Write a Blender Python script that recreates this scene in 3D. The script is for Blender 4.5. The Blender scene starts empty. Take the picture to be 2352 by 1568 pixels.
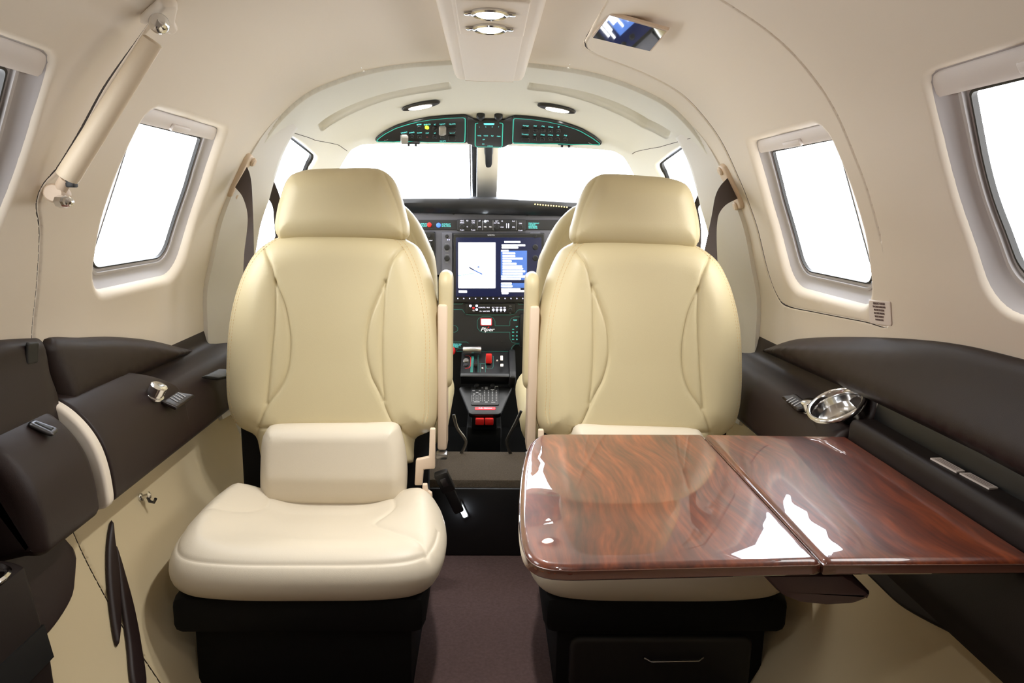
import bpy, bmesh, math, random
import numpy as np
from mathutils import Vector, Matrix
from mathutils.geometry import delaunay_2d_cdt
random.seed(4)
SC = bpy.context.scene
COL = SC.collection
# ---------------------------------------------------------------- camera model (2352 x 1568)
F = 1600.0; CZ = 0.92
_d = np.array([(1120 - 1176) / F, (784 - 470) / F, 1.0]); _d /= np.linalg.norm(_d)
_r = math.radians(0.85)
_u = np.array([math.sin(_r), math.cos(_r), 0]); _u -= _d * _u.dot(_d); _u /= np.linalg.norm(_u)
_x = np.cross(_u, _d)
if _x[0] < 0: _x = -_x
M = np.stack([_x, _d, _u]); CAM = np.array([0, 0, CZ])
def ray(px, py): return M @ np.array([(px - 1176) / F, (784 - py) / F, 1.0])
def PY(px, py, Y): v = ray(px, py); return CAM + v * (Y / v[1])
def PZ(px, py, Z): v = ray(px, py); return CAM + v * ((Z - CZ) / v[2])
def PX(px, py, X): v = ray(px, py); return CAM + v * (X / v[0])
class Plane:
    """local (u, v, w) frame in space"""
    def __init__(s, P0, V, W=None, U=(1, 0, 0)):
        s.P0 = np.array(P0, float); s.U = np.array(U, float); s.U /= np.linalg.norm(s.U)
        s.V = np.array(V, float); s.V /= np.linalg.norm(s.V)
        s.W = np.array(W, float) if W is not None else np.cross(s.U, s.V); s.W /= np.linalg.norm(s.W)
    def uv(s, px, py):
        v = ray(px, py); t = np.dot(s.P0 - CAM, s.W) / np.dot(v, s.W); p = CAM + v * t - s.P0
        return (p.dot(s.U), p.dot(s.V))
    def uvs(s, pts): return [s.uv(*p) for p in pts]
    def __call__(s, u, v, w):
        return s.P0 + np.multiply.outer(u, s.U) + np.multiply.outer(v, s.V) + np.multiply.outer(w, s.W)

# ---------------------------------------------------------------- materials
def lin(c):
    return tuple((x / 12.92 if x <= .04045 else ((x + .055) / 1.055) ** 2.4) for x in [v / 255 for v in c]) + (1,)
def mat(name, rgb, rough=.5, metal=0, coat=0, bump=0, bscale=300, emit=None, estr=0, spec=.5, var=0, vscale=6, bdist=.0006):
    m = bpy.data.materials.new(name); m.use_nodes = True
    nt = m.node_tree; b = nt.nodes['Principled BSDF']
    b.inputs['Base Color'].default_value = lin(rgb)
    b.inputs['Roughness'].default_value = rough; b.inputs['Metallic'].default_value = metal
    b.inputs['Coat Weight'].default_value = coat; b.inputs['Coat Roughness'].default_value = .02
    b.inputs['Specular IOR Level'].default_value = spec
    if emit: b.inputs['Emission Color'].default_value = lin(emit); b.inputs['Emission Strength'].default_value = estr
    if bump or var: tc = nt.nodes.new('ShaderNodeTexCoord')
    if bump:
        n = nt.nodes.new('ShaderNodeTexNoise'); n.inputs['Scale'].default_value = bscale; n.inputs['Detail'].default_value = 3
        bp = nt.nodes.new('ShaderNodeBump'); bp.inputs['Strength'].default_value = bump; bp.inputs['Distance'].default_value = bdist
        nt.links.new(tc.outputs['Object'], n.inputs['Vector']); nt.links.new(n.outputs['Fac'], bp.inputs['Height'])
        nt.links.new(bp.outputs['Normal'], b.inputs['Normal'])
    if var:
        n2 = nt.nodes.new('ShaderNodeTexNoise'); n2.inputs['Scale'].default_value = vscale; n2.inputs['Detail'].default_value = 4
        mx = nt.nodes.new('ShaderNodeMix'); mx.data_type = 'RGBA'
        c = lin(rgb); mx.inputs[6].default_value = tuple(x * (1 - var) for x in c[:3]) + (1,)
        mx.inputs[7].default_value = tuple(min(1, x * (1 + var)) for x in c[:3]) + (1,)
        nt.links.new(tc.outputs['Object'], n2.inputs['Vector']); nt.links.new(n2.outputs['Fac'], mx.inputs[0])
        nt.links.new(mx.outputs[2], b.inputs['Base Color'])
    return m
LINER = mat('cabin_liner', (228, 218, 203), .6, bump=.12, bscale=900, spec=.3)
HEAD = mat('headliner', (228, 218, 203), .6, bump=.12, bscale=900, spec=.3)
COWL = mat('cockpit_liner', (222, 220, 211), .6, spec=.3)
PILLAR = mat('pillar_trim', (226, 223, 218), .5, spec=.4)
LEATHER = mat('cream_leather', (199, 186, 149), .42, bump=.25, bscale=700, spec=.45)
LEATHER2 = mat('pale_leather', (206, 196, 177), .45, bump=.2, bscale=700, spec=.4)
STITCH = mat('stitch_thread', (206, 178, 134), .7)
BEIGE = mat('beige_plastic', (214, 193, 170), .45)
BROWN = mat('brown_vinyl', (37, 25, 23), .45, bump=.25, bscale=1200, spec=.35)
BROWN2 = mat('brown_panel', (31, 23, 21), .5, bump=.2, bscale=1200, spec=.3)
BELT = mat('belt_webbing', (62, 51, 45), .7, bump=.4, bscale=1500)
GREY = mat('window_surround', (184, 180, 180), .4)
SHADE = mat('shade_fabric', (222, 215, 210), .6)
BLACK = mat('black_rubber', (12, 12, 13), .5)
BLACKP = mat('black_plastic', (17, 17, 18), .38, bump=.1, bscale=1500)
SEATBASE = mat('seat_base_black', (9, 8, 8), .7, spec=.2)
PANELM = mat('panel_grey', (84, 84, 92), .5, bump=.1, bscale=2000)
PANELD = mat('panel_dark', (27, 27, 29), .5, bump=.1, bscale=2000)
CHROME = mat('chrome', (225, 225, 225), .12, metal=1)
STEEL = mat('steel', (170, 168, 165), .3, metal=1)
DSTEEL = mat('dark_steel', (95, 95, 98), .35, metal=1)
TEAL = mat('teal_lettering', (60, 185, 170), .5, emit=(55, 190, 172), estr=.35)
TEALD = mat('teal_line', (46, 112, 104), .5, emit=(46, 120, 110), estr=.12)
TEALT = mat('teal_text', (110, 225, 222), .5, emit=(105, 230, 228), estr=.8)
WHITET = mat('white_lettering', (235, 235, 245), .5, emit=(220, 220, 255), estr=1.0)
GREYT = mat('grey_lettering', (150, 150, 152), .5)
BLUELIT = mat('blue_white_light', (240, 240, 255), .5, emit=(205, 205, 255), estr=6)
RED = mat('red_plastic', (205, 35, 32), .4)
REDLIT = mat('red_lit', (240, 60, 60), .4, emit=(255, 60, 70), estr=1.6)
BLUEB = mat('blue_button', (60, 110, 230), .35, emit=(90, 140, 255), estr=.6)
LAMP = mat('lamp_lens', (255, 255, 250), .4, emit=(255, 246, 228), estr=16)
LAMPC = mat('cockpit_lamp_lens', (255, 255, 250), .4, emit=(255, 240, 225), estr=9)
LED = mat('white_led', (255, 255, 255), .4, emit=(235, 245, 255), estr=70)
AMBER = mat('amber_light', (255, 220, 120), .4, emit=(255, 215, 110), estr=4)
YELLOW = mat('yellow_light', (225, 255, 60), .4, emit=(225, 255, 40), estr=2.5)
SCRW = mat('screen_white', (255, 255, 255), .3, emit=(248, 251, 255), estr=1.5)
SCRN = mat('screen_navy', (14, 20, 46), .25, emit=(18, 26, 66), estr=.55)
SCRB = mat('screen_blue', (60, 90, 150), .25, emit=(70, 105, 180), estr=.8)
PLACARD = mat('placard_vinyl', (226, 216, 210), .5)
INK = mat('placard_ink', (120, 100, 98), .6)
MIRROR = mat('mirror_glass', (235, 240, 245), .03, metal=1)
CLEARGUARD = mat('clear_guard', (150, 146, 140), .25)
def carpet_mat():
    m = mat('aisle_carpet', (96, 77, 74), .95, bump=1.0, bscale=700, var=.35, vscale=140, spec=.1, bdist=.004); return m
LOWER = mat('shaded_lower_leather', (199, 183, 149), .55, bump=.15, bscale=800, spec=.3)  # yellower leather, its colour also darkened for the shade low on the walls
CARPET = carpet_mat()
CARPET2 = mat('step_carpet', (92, 82, 70), .95, bump=1.0, bscale=700, var=.35, vscale=330, spec=.1, bdist=.004)
def glass_mat():
    m = bpy.data.materials.new('window_glass'); m.use_nodes = True; nt = m.node_tree; nt.nodes.clear()
    o = nt.nodes.new('ShaderNodeOutputMaterial'); t = nt.nodes.new('ShaderNodeBsdfTransparent'); g = nt.nodes.new('ShaderNodeBsdfGlossy')
    g.inputs['Roughness'].default_value = .02; mx = nt.nodes.new('ShaderNodeMixShader'); fr = nt.nodes.new('ShaderNodeValue'); fr.outputs[0].default_value = .05
    nt.links.new(fr.outputs[0], mx.inputs[0]); nt.links.new(t.outputs[0], mx.inputs[1]); nt.links.new(g.outputs[0], mx.inputs[2]); nt.links.new(mx.outputs[0], o.inputs[0])
    return m
GLASS = glass_mat()
def wood_mat():
    m = bpy.data.materials.new('glossy_wood'); m.use_nodes = True; nt = m.node_tree; b = nt.nodes['Principled BSDF']; L = nt.links.new; N = nt.nodes.new
    tc = N('ShaderNodeTexCoord'); mp = N('ShaderNodeMapping'); mp.inputs['Scale'].default_value = (1.0, .10, 1.0); mp.inputs['Rotation'].default_value = (0, 0, math.radians(-9))
    wn = N('ShaderNodeTexNoise'); wn.inputs['Scale'].default_value = 5; wn.inputs['Detail'].default_value = 1
    av = N('ShaderNodeVectorMath'); av.operation = 'MULTIPLY_ADD'; av.inputs[1].default_value = (.10, .10, 0)
    n1 = N('ShaderNodeTexNoise'); n1.inputs['Scale'].default_value = 26; n1.inputs['Detail'].default_value = 5; n1.inputs['Roughness'].default_value = .6
    n2 = N('ShaderNodeTexNoise'); n2.inputs['Scale'].default_value = 210; n2.inputs['Detail'].default_value = 3
    ad = N('ShaderNodeMath'); ad.operation = 'MULTIPLY_ADD'; ad.inputs[1].default_value = .3; sc = N('ShaderNodeMath'); sc.operation = 'MULTIPLY'; sc.inputs[1].default_value = .7
    cr = N('ShaderNodeValToRGB'); e = cr.color_ramp.elements; e[0].position = .34; e[0].color = lin((58, 21, 9)); e[1].position = .68; e[1].color = lin((140, 66, 31)); x = e.new(.5); x.color = lin((98, 41, 19))
    L(tc.outputs['Object'], wn.inputs[0]); L(wn.outputs['Color'], av.inputs[0]); L(tc.outputs['Object'], av.inputs[2]); L(av.outputs[0], mp.inputs[0])
    L(mp.outputs[0], n1.inputs[0]); L(mp.outputs[0], n2.inputs[0]); L(n1.outputs['Fac'], sc.inputs[0]); L(sc.outputs[0], ad.inputs[2]); L(n2.outputs['Fac'], ad.inputs[0]); L(ad.outputs[0], cr.inputs[0]); L(cr.outputs[0], b.inputs['Base Color'])
    b.inputs['Roughness'].default_value = .4; b.inputs['Coat Weight'].default_value = 1; b.inputs['Coat Roughness'].default_value = .012; b.inputs['Coat IOR'].default_value = 1.65
    return m
WOOD = wood_mat()
WOODEDGE = mat('table_edge', (98, 64, 52), .25, coat=1)

# ---------------------------------------------------------------- objects
ORG = {}
def thing(name, loc, label, cat, group=None):
    o = bpy.data.objects.new(name, None); COL.objects.link(o); o.location = loc; o.empty_display_size = .05
    ORG[o.name] = np.array(loc, float); o['label'] = label; o['category'] = cat
    if group: o['group'] = group
    return o
def tag(o, label, cat, group=None):
    o['label'] = label; o['category'] = cat
    if group: o['group'] = group
    return o
def struct(o, label=None, cat=None):
    o['kind'] = 'structure'
    if label: o['label'] = label
    if cat: o['category'] = cat
    return o
def obj(name, V, Fc, m, parent=None, smooth=True, label=None, sharp=None):
    V = np.array(V, float)
    if parent is not None: org = ORG[parent.name]
    else: org = V.mean(0) if len(V) else np.zeros(3)
    me = bpy.data.meshes.new(name); me.from_pydata((V - org).tolist(), [], [tuple(int(i) for i in f) for f in Fc]); me.update()
    if m: me.materials.append(m)
    if smooth:
        me.polygons.foreach_set('use_smooth', [True] * len(me.polygons))
        if sharp: 
            try: me.set_sharp_from_angle(angle=math.radians(sharp))
            except Exception: pass
    o = bpy.data.objects.new(name, me); COL.objects.link(o); ORG[o.name] = org
    if parent is not None: o.parent = parent
    else: o.location = org
    if label: o['label'] = label
    return o
def bmobj(name, bm, m, parent=None, smooth=True, label=None, sharp=35):
    V = [tuple(v.co) for v in bm.verts]; bm.verts.index_update(); Fc = [[v.index for v in f.verts] for f in bm.faces]; bm.free()
    return obj(name, V, Fc, m, parent, smooth, label, sharp)
class G:
    """collects geometry for one mesh"""
    def __init__(s): s.V = []; s.F = []
    def add(s, V, Fc):
        n = len(s.V); s.V += [tuple(map(float, v)) for v in V]; s.F += [tuple(i + n for i in f) for f in Fc]; return s
    def box(s, c, d, bev=0, R=None, seg=2):
        bm = bmesh.new(); bmesh.ops.create_cube(bm, size=1)
        for v in bm.verts: v.co = Vector((v.co.x * d[0], v.co.y * d[1], v.co.z * d[2]))
        if bev: bmesh.ops.bevel(bm, geom=list(bm.edges), offset=bev, segments=seg, profile=.5, affect='EDGES')
        bm.verts.index_update(); R_ = np.array(R) if R is not None else np.eye(3)
        s.add([R_ @ np.array(v.co) + np.array(c) for v in bm.verts], [[v.index for v in f.verts] for f in bm.faces]); bm.free(); return s
    def tube(s, pts, r, n=10, cap=True, rs=None):
        P = np.array(pts, float); k = len(P); T = np.gradient(P, axis=0); T /= np.linalg.norm(T, axis=1)[:, None] + 1e-12
        up = np.array([0, 0, 1.]) if abs(T[0][2]) < .9 else np.array([1., 0, 0]); a = np.cross(T[0], up); a /= np.linalg.norm(a)
        V = []; 
        for i in range(k):
            a = a - T[i] * a.dot(T[i]); a /= np.linalg.norm(a); b = np.cross(T[i], a); rr = r if rs is None else rs[i]
            for j in range(n):
                t = 2 * math.pi * j / n; V.append(P[i] + rr * (a * math.cos(t) + b * math.sin(t)))
        Fc = [(i * n + j, i * n + (j + 1) % n, (i + 1) * n + (j + 1) % n, (i + 1) * n + j) for i in range(k - 1) for j in range(n)]
        if cap: Fc += [tuple(range(n - 1, -1, -1)), tuple((k - 1) * n + j for j in range(n))]
        return s.add(V, Fc)
    def lathe(s, prof, c, axis=(0, 0, 1), n=24, sx=1., up=None):
        """prof: list of (r, h); revolved about axis through c; sx stretches along the first radial direction"""
        A = np.array(axis, float); A /= np.linalg.norm(A)
        if up is None: up = (0, 0, 1) if abs(A[2]) < .9 else (1, 0, 0)
        b = np.array(up, float); b -= A * b.dot(A); b /= np.linalg.norm(b); a = np.cross(b, A)
        V = []; k = len(prof)
        for r, h in prof:
            for j in range(n):
                t = 2 * math.pi * j / n; V.append(np.array(c) + A * h + r * (a * sx * math.cos(t) + b * math.sin(t)))
        Fc = [(i * n + j, i * n + (j + 1) % n, (i + 1) * n + (j + 1) % n, (i + 1) * n + j) for i in range(k - 1) for j in range(n)]
        if prof[0][0] > 1e-6: Fc.append(tuple(range(n - 1, -1, -1)))
        if prof[-1][0] > 1e-6: Fc.append(tuple((k - 1) * n + j for j in range(n)))
        return s.add(V, Fc)
    def prism(s, poly, axis_pts, bev=0):
        """poly: function list of 3D points (ring A) and offset vector -> extruded solid"""
        A = np.array(poly, float); B = A + np.array(axis_pts, float); n = len(A)
        bm = bmesh.new(); va = [bm.verts.new(p) for p in A]; vb = [bm.verts.new(p) for p in B]
        bm.faces.new(va); bm.faces.new(vb[::-1])
        for i in range(n): bm.faces.new((va[i], vb[i], vb[(i + 1) % n], va[(i + 1) % n]))
        bmesh.ops.recalc_face_normals(bm, faces=list(bm.faces))
        if bev:
            es = [e for e in bm.edges]
            bmesh.ops.bevel(bm, geom=es, offset=bev, segments=2, profile=.5, affect='EDGES')
        bmesh.ops.triangulate(bm, faces=[f for f in bm.faces if len(f.verts) > 4])
        bm.verts.index_update(); s.add([tuple(v.co) for v in bm.verts], [[v.index for v in f.verts] for f in bm.faces]); bm.free(); return s
    def build(s, name, m, parent=None, smooth=True, label=None, sharp=35): return obj(name, s.V, s.F, m, parent, smooth, label, sharp)

# ---------------------------------------------------------------- 2D tools
def cat(pts, n=8, closed=False):
    """Catmull-Rom through pts"""
    P = np.array(pts, float); k = len(P); out = []
    rng = range(k) if closed else range(k - 1)
    for i in rng:
        p0 = P[(i - 1) % k] if closed or i > 0 else 2 * P[0] - P[1]; p1 = P[i]; p2 = P[(i + 1) % k]
        p3 = P[(i + 2) % k] if closed or i < k - 2 else 2 * P[-1] - P[-2]
        for j in range(n):
            t = j / n; out.append(.5 * ((2 * p1) + (-p0 + p2) * t + (2 * p0 - 5 * p1 + 4 * p2 - p3) * t * t + (-p0 + 3 * p1 - 3 * p2 + p3) * t ** 3))
    if not closed: out.append(P[-1])
    return np.array(out)
def resamp(P, step, closed=False):
    P = np.array(P, float)
    if closed: P = np.vstack([P, P[:1]])
    L = np.r_[0, np.cumsum(np.linalg.norm(np.diff(P, axis=0), axis=1))]; n = max(3, int(round(L[-1] / step)))
    t = np.linspace(0, L[-1], n + 1)
    Q = np.stack([np.interp(t, L, P[:, i]) for i in range(P.shape[1])], 1)
    return Q[:-1] if closed else Q
def segdist(P, poly, closed=True):
    P = np.array(P, float).reshape(-1, 2); A = np.array(poly, float); B = np.roll(A, -1, axis=0)
    if not closed: A = A[:-1]; B = B[:-1]
    best = np.full(len(P), 1e9); D = B - A; LL = (D ** 2).sum(1) + 1e-18
    for i in range(0, len(P), 4000):
        p = P[i:i + 4000, None, :]; t = np.clip(((p - A) * D).sum(2) / LL, 0, 1)
        d = np.sqrt(((p - A - t[..., None] * D) ** 2).sum(2)); best[i:i + 4000] = d.min(1)
    return best
def inside(P, poly):
    P = np.array(P, float).reshape(-1, 2); A = np.array(poly, float); B = np.roll(A, -1, axis=0); c = np.zeros(len(P), bool)
    for a, b in zip(A, B):
        m = (a[1] > P[:, 1]) != (b[1] > P[:, 1])
        with np.errstate(divide='ignore', invalid='ignore'):
            xi = (b[0] - a[0]) * (P[:, 1] - a[1]) / (b[1] - a[1] + 1e-30) + a[0]
        c ^= m & (P[:, 0] < xi)
    return c
def area(poly):
    A = np.array(poly); return .5 * np.sum(A[:, 0] * np.roll(A[:, 1], -1) - np.roll(A[:, 0], -1) * A[:, 1])
def inset(poly, d):
    A = np.array(poly, float); s = 1 if area(A) > 0 else -1
    T = np.roll(A, -1, axis=0) - np.roll(A, 1, axis=0); T /= np.linalg.norm(T, axis=1)[:, None] + 1e-12
    N = np.stack([-T[:, 1], T[:, 0]], 1) * s
    return A + N * d
def fill(outer, holes=(), step=.01, rings=(), hrings=None, extra=()):
    """triangulate outer minus holes; returns pts (n,2), tris, n_outer"""
    outer = np.array(outer, float); allb = [outer] + [np.array(h, float) for h in holes]
    pts = list(map(tuple, np.vstack(allb))); edges = []; o = 0
    for b in allb:
        n = len(b); edges += [(o + i, o + (i + 1) % n) for i in range(n)]; o += n
    cand = []
    def dmin(P):
        d = segdist(P, outer)
        for h in allb[1:]: d = np.minimum(d, segdist(P, h))
        return d
    def ok(P):
        m = inside(P, outer)
        for h in allb[1:]: m &= ~inside(P, h)
        return m
    for k, b in enumerate(allb):
        rr = rings if k == 0 else (hrings if hrings is not None else rings)
        for r in rr:
            Q = inset(b, r if k == 0 else -r); m = ok(Q) & (dmin(Q) > .93 * r)
            cand += list(map(tuple, Q[m]))
    far = max([0] + list(rings) + list(hrings or []))
    lo = outer.min(0); hi = outer.max(0)
    gx = np.arange(lo[0], hi[0], step); gy = np.arange(lo[1], hi[1], step * .87)
    g = np.array([(x + (.5 * step if j % 2 else 0), y) for j, y in enumerate(gy) for x in gx])
    m = ok(g); g = g[m]
    dd = dmin(g); g = g[dd > max(step * .45, far + step * .35)]
    ex = [np.array(e, float) for e in extra]
    if ex:
        E = np.vstack(ex); m = ok(E); E = E[m]; E = E[dmin(E) > .0012]
        # thin the grid around extra points
        if len(E):
            keep = np.ones(len(g), bool)
            for i in range(0, len(g), 1500):
                d2 = ((g[i:i + 1500, None, :] - E[None]) ** 2).sum(2).min(1); keep[i:i + 1500] = d2 > (step * .4) ** 2
            g = g[keep]; cand += list(map(tuple, E))
    pts += cand + list(map(tuple, g))
    r = delaunay_2d_cdt([Vector(p) for p in pts], edges, [], 0, 1e-7)
    P = np.array([tuple(v) for v in r[0]]); T = np.array([f for f in r[2] if len(f) == 3], int)
    c = P[T].mean(1); m = ok(c); T = T[m]
    a = P[T]; ar = (a[:, 1, 0] - a[:, 0, 0]) * (a[:, 2, 1] - a[:, 0, 1]) - (a[:, 2, 0] - a[:, 0, 0]) * (a[:, 1, 1] - a[:, 0, 1])
    T[ar < 0] = T[ar < 0][:, ::-1]; T = T[np.abs(ar) > 1e-12]
    return P, T
def qc(t): t = np.clip(t, 0, 1); return np.sqrt(np.maximum(0, 1 - (1 - t) ** 2))
def puff(name, outline, mp, m, parent, R=.05, front=.06, back=.05, step=.009, grooves=(), extra_w=None, label=None, Rb=None, pw=1.0):
    """pillow: outline (u,v) polygon; mp(u,v,w)->3D; grooves: (polyline, half width, depth)"""
    o = np.array(outline, float)
    if area(o) < 0: o = o[::-1]
    th = np.radians([12, 26, 42, 58, 74, 90]); rings = [R * (1 - math.cos(t)) for t in th]
    ex = []
    for gl, gw, gd in grooves:
        q = resamp(gl, max(gw * 1.1, .004)); t = np.gradient(q, axis=0); t /= np.linalg.norm(t, axis=1)[:, None] + 1e-12; nn = np.stack([-t[:, 1], t[:, 0]], 1)
        ex += [q, q + nn * gw * .5, q - nn * gw * .5, q + nn * gw * 1.1, q - nn * gw * 1.1, q + nn * gw * 2.2, q - nn * gw * 2.2]
    P, T = fill(o, (), step, rings, extra=ex)
    d = segdist(P, o); d[d < 1e-6] = 0
    prof = qc(d / R) ** pw
    wf = front * prof
    if extra_w is not None: wf = wf + extra_w(P[:, 0], P[:, 1]) * np.clip(d / (R * 1.2), 0, 1)
    for gl, gw, gd in grooves:
        dg = segdist(P, gl, closed=False); wf = wf - gd * np.exp(-(dg / gw) ** 1.5) * np.clip(d / .004, 0, 1)
    wb = -back * qc(d / (Rb or R))
    bd = d <= 1e-6; n = len(P); idx = np.arange(n); bidx = idx.copy(); nb = n
    V = list(mp(P[:, 0], P[:, 1], wf)); Vb = mp(P[:, 0], P[:, 1], wb)
    for i in range(n):
        if not bd[i]: bidx[i] = len(V); V.append(Vb[i])
    Fc = [tuple(t) for t in T] + [tuple(bidx[t][::-1]) for t in T]
    return obj(name, V, Fc, m, parent, True, label)
def rrect(u0, u1, v0, v1, r, n=8):
    P = []
    for cx, cy, a0 in ((u1 - r, v1 - r, 0), (u0 + r, v1 - r, 90), (u0 + r, v0 + r, 180), (u1 - r, v0 + r, 270)):
        for k in range(n + 1):
            a = math.radians(a0 + 90 * k / n); P.append((cx + r * math.cos(a), cy + r * math.sin(a)))
    return P
def fillet(V, R, n=9):
    """polygon with rounded corners"""
    V = np.array(V, float); out = []; k = len(V)
    for i in range(k):
        p, a, b = V[i], V[i - 1] - V[i], V[(i + 1) % k] - V[i]; la, lb = np.linalg.norm(a), np.linalg.norm(b); a /= la; b /= lb
        th = math.acos(max(-1, min(1, a.dot(b)))); t = min(R[i] / math.tan(th / 2), .49 * la, .49 * lb); r = t * math.tan(th / 2); m = (a + b) / np.linalg.norm(a + b); c = p + m * r / math.sin(th / 2)
        p0 = p + a * t - c; p1 = p + b * t - c; a0 = math.atan2(p0[1], p0[0]); a1 = math.atan2(p1[1], p1[0]); d = (a1 - a0 + math.pi) % (2 * math.pi) - math.pi
        for j in range(n): f = a0 + d * j / (n - 1); out.append((c[0] + r * math.cos(f), c[1] + r * math.sin(f)))
    return out
def offset_poly(V, d):
    V = np.array(V, float); k = len(V); s = 1 if area(V) > 0 else -1; out = []
    for i in range(k):
        e0 = V[i] - V[i - 1]; e1 = V[(i + 1) % k] - V[i]; n0 = np.array([-e0[1], e0[0]]) / np.linalg.norm(e0) * s; n1 = np.array([-e1[1], e1[0]]) / np.linalg.norm(e1) * s
        m = n0 + n1; m /= np.linalg.norm(m); out.append(V[i] + m * d / max(.2, m.dot(n0)))
    return np.array(out)
def dashes(name, line, mp_w, m, parent, dash=.0045, gap=.003, wd=.0012, label=None):
    """stitching: short raised dashes along a (u,v) line; mp_w(u,v)->3D on the surface"""
    q = resamp(line, .0015); g = G(); L = np.r_[0, np.cumsum(np.linalg.norm(np.diff(q, axis=0), axis=1))]; s = 0
    while s + dash < L[-1]:
        t = np.array([s, s + dash]); a = [(np.interp(x, L, q[:, 0]), np.interp(x, L, q[:, 1])) for x in t]
        g.tube([mp_w(*a[0]), mp_w(*a[1])], wd * .5, 5); s += dash + gap
    return g.build(name, m, parent, label=label)
WSTR, LAMPE, EXPO = 7.6, 7.5, -0.05
# ================================================================ THE SHELL
SEC = [(0, 1.27), (.15, 1.262), (.27, 1.245), (.37, 1.215), (.447, 1.18), (.508, 1.13), (.555, 1.075), (.60, 1.0), (.630, .94), (.658, .87), (.68, .78), (.698, .70), (.70, .62), (.695, .5), (.67, .36), (.62, .22), (.56, .1), (.50, -.02)]
_P = np.array([(-.15, 1.262)] + SEC); _P = cat(_P, 24)[24:]
_L = np.r_[0, np.cumsum(np.hypot(*np.diff(_P, axis=0).T))]
SMAX = _L[-1]; Z0 = .6
KY = [0, 1.78, 1.9, 2.0, 2.15, 2.27, 2.35, 2.6]
KZC = [1.27, 1.27, 1.245, 1.225, 1.185, 1.122, 1.095, 1.02]
KX = [1, 1, .985, .97, .95, .94, .935, .93]
def kxz(Y): return np.interp(Y, KY, KX), (np.interp(Y, KY, KZC) - Z0) / (1.27 - Z0)
def secxz(s):
    a = np.abs(s); return np.interp(a, _L, _P[:, 0]) * np.sign(s), np.interp(a, _L, _P[:, 1])
def shell(s, Y, off=0.):
    s = np.asarray(s, float); Y = np.asarray(Y, float)
    kx, kz = kxz(Y)
    def xz(s_):
        x, z = secxz(s_); return x * kx, np.where(z > Z0, Z0 + (z - Z0) * kz, z)
    x, z = xz(s); e = .012; x1, z1 = xz(s - e); x2, z2 = xz(s + e)
    tx, tz = x2 - x1, z2 - z1; l = np.hypot(tx, tz) + 1e-12
    return np.stack([x - tz / l * off, Y + 0 * x, z + tx / l * off], -1)
def snorm(s, Y): return shell(s, Y, 1.) - shell(s, Y, 0.)
_th = np.arctan2(_P[:, 1] - Z0, _P[:, 0]); _rr = np.hypot(_P[:, 1] - Z0, _P[:, 0])
def hit(px, py, off=0.):
    v = ray(px, py); t = np.linspace(.3, 4, 12000); p = CAM + t[:, None] * v; kx, kz = kxz(p[:, 1])
    x = np.abs(p[:, 0]) / kx; z = p[:, 2] - Z0; z = np.where(z > 0, z / kz, z)
    r = np.interp(-np.arctan2(z, x), -_th, _rr) + off; i = np.argmax(np.hypot(x, z) > r)
    th = math.atan2(z[i], x[i]); s = np.interp(-th, -_th, _L); return (s * np.sign(p[i, 0]), p[i, 1])
def hits(pts): return [hit(*p) for p in pts]
def panel(name, outer, m, holes=(), rolls=(), base=0., step=.02, R=.008, HR=.03, parent=None, dispf=None, m2=None, smin=1.335):
    """piece of liner. holes: polygons with soft lip HR; rolls: list of (polyline, radius) edges rolled outward"""
    o = resamp(outer, min(step * .6, .008), True); hs = [resamp(h, step * .5, True) for h in holes]
    if area(o) < 0: o = o[::-1]
    th = np.radians([15, 32, 50, 70, 90])
    ex = []
    for pl, r in rolls:
        q = resamp(pl, step * .6)
        for t in th:
            dlt = r * (1 - math.cos(t)); tt = np.gradient(q, axis=0); tt /= np.linalg.norm(tt, axis=1)[:, None] + 1e-12; nn = np.stack([-tt[:, 1], tt[:, 0]], 1)
            for sg in (1, -1): ex.append(q + nn * dlt * sg)
    if dispf is not None: ex.append(dispf(None))
    P, T = fill(o, hs, step, (), [HR * (1 - math.cos(t)) for t in th], extra=ex)
    off = np.full(len(P), base)
    for h in hs:
        d = segdist(P, h); off += HR * (1 - qc(d / HR))
    for pl, r in rolls:
        d = segdist(P, pl, closed=False); off += r * (1 - qc(d / r))
    if dispf is not None: off += dispf(P)
    V = shell(P[:, 0], P[:, 1], off); N = -snorm(P[:, 0], P[:, 1])
    # inward facing
    ob = obj(name, V, [tuple(t) for t in T], m, parent)
    me = ob.data; bm = bmesh.new(); bm.from_mesh(me); bm.faces.ensure_lookup_table()
    f = bm.faces[len(bm.faces) // 2]; 
    if f.normal.dot(Vector(N[f.verts[0].index])) < 0: bmesh.ops.reverse_faces(bm, faces=list(bm.faces))
    bm.to_mesh(me); bm.free(); me.update()
    me.polygons.foreach_set('use_smooth', [True] * len(me.polygons))
    if m2 is not None:
        me.materials.append(m2); cs_ = np.abs(P[:, 0]); me.polygons.foreach_set('material_index', [int(cs_[list(pl.vertices)].mean() > smin) for pl in me.polygons])
    vn = np.zeros(len(V) * 3); me.vertex_normals.foreach_get('vector', vn); vn = vn.reshape(-1, 3)
    flat = np.abs(off - base) < 1e-5; 
    if dispf is not None: flat &= np.abs(dispf(P)) < 1e-5
    vn[flat] = N[flat]
    me.normals_split_custom_set_from_vertices([tuple(v) for v in vn])
    return ob
def flatline(a, b): return [a, b]

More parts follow.
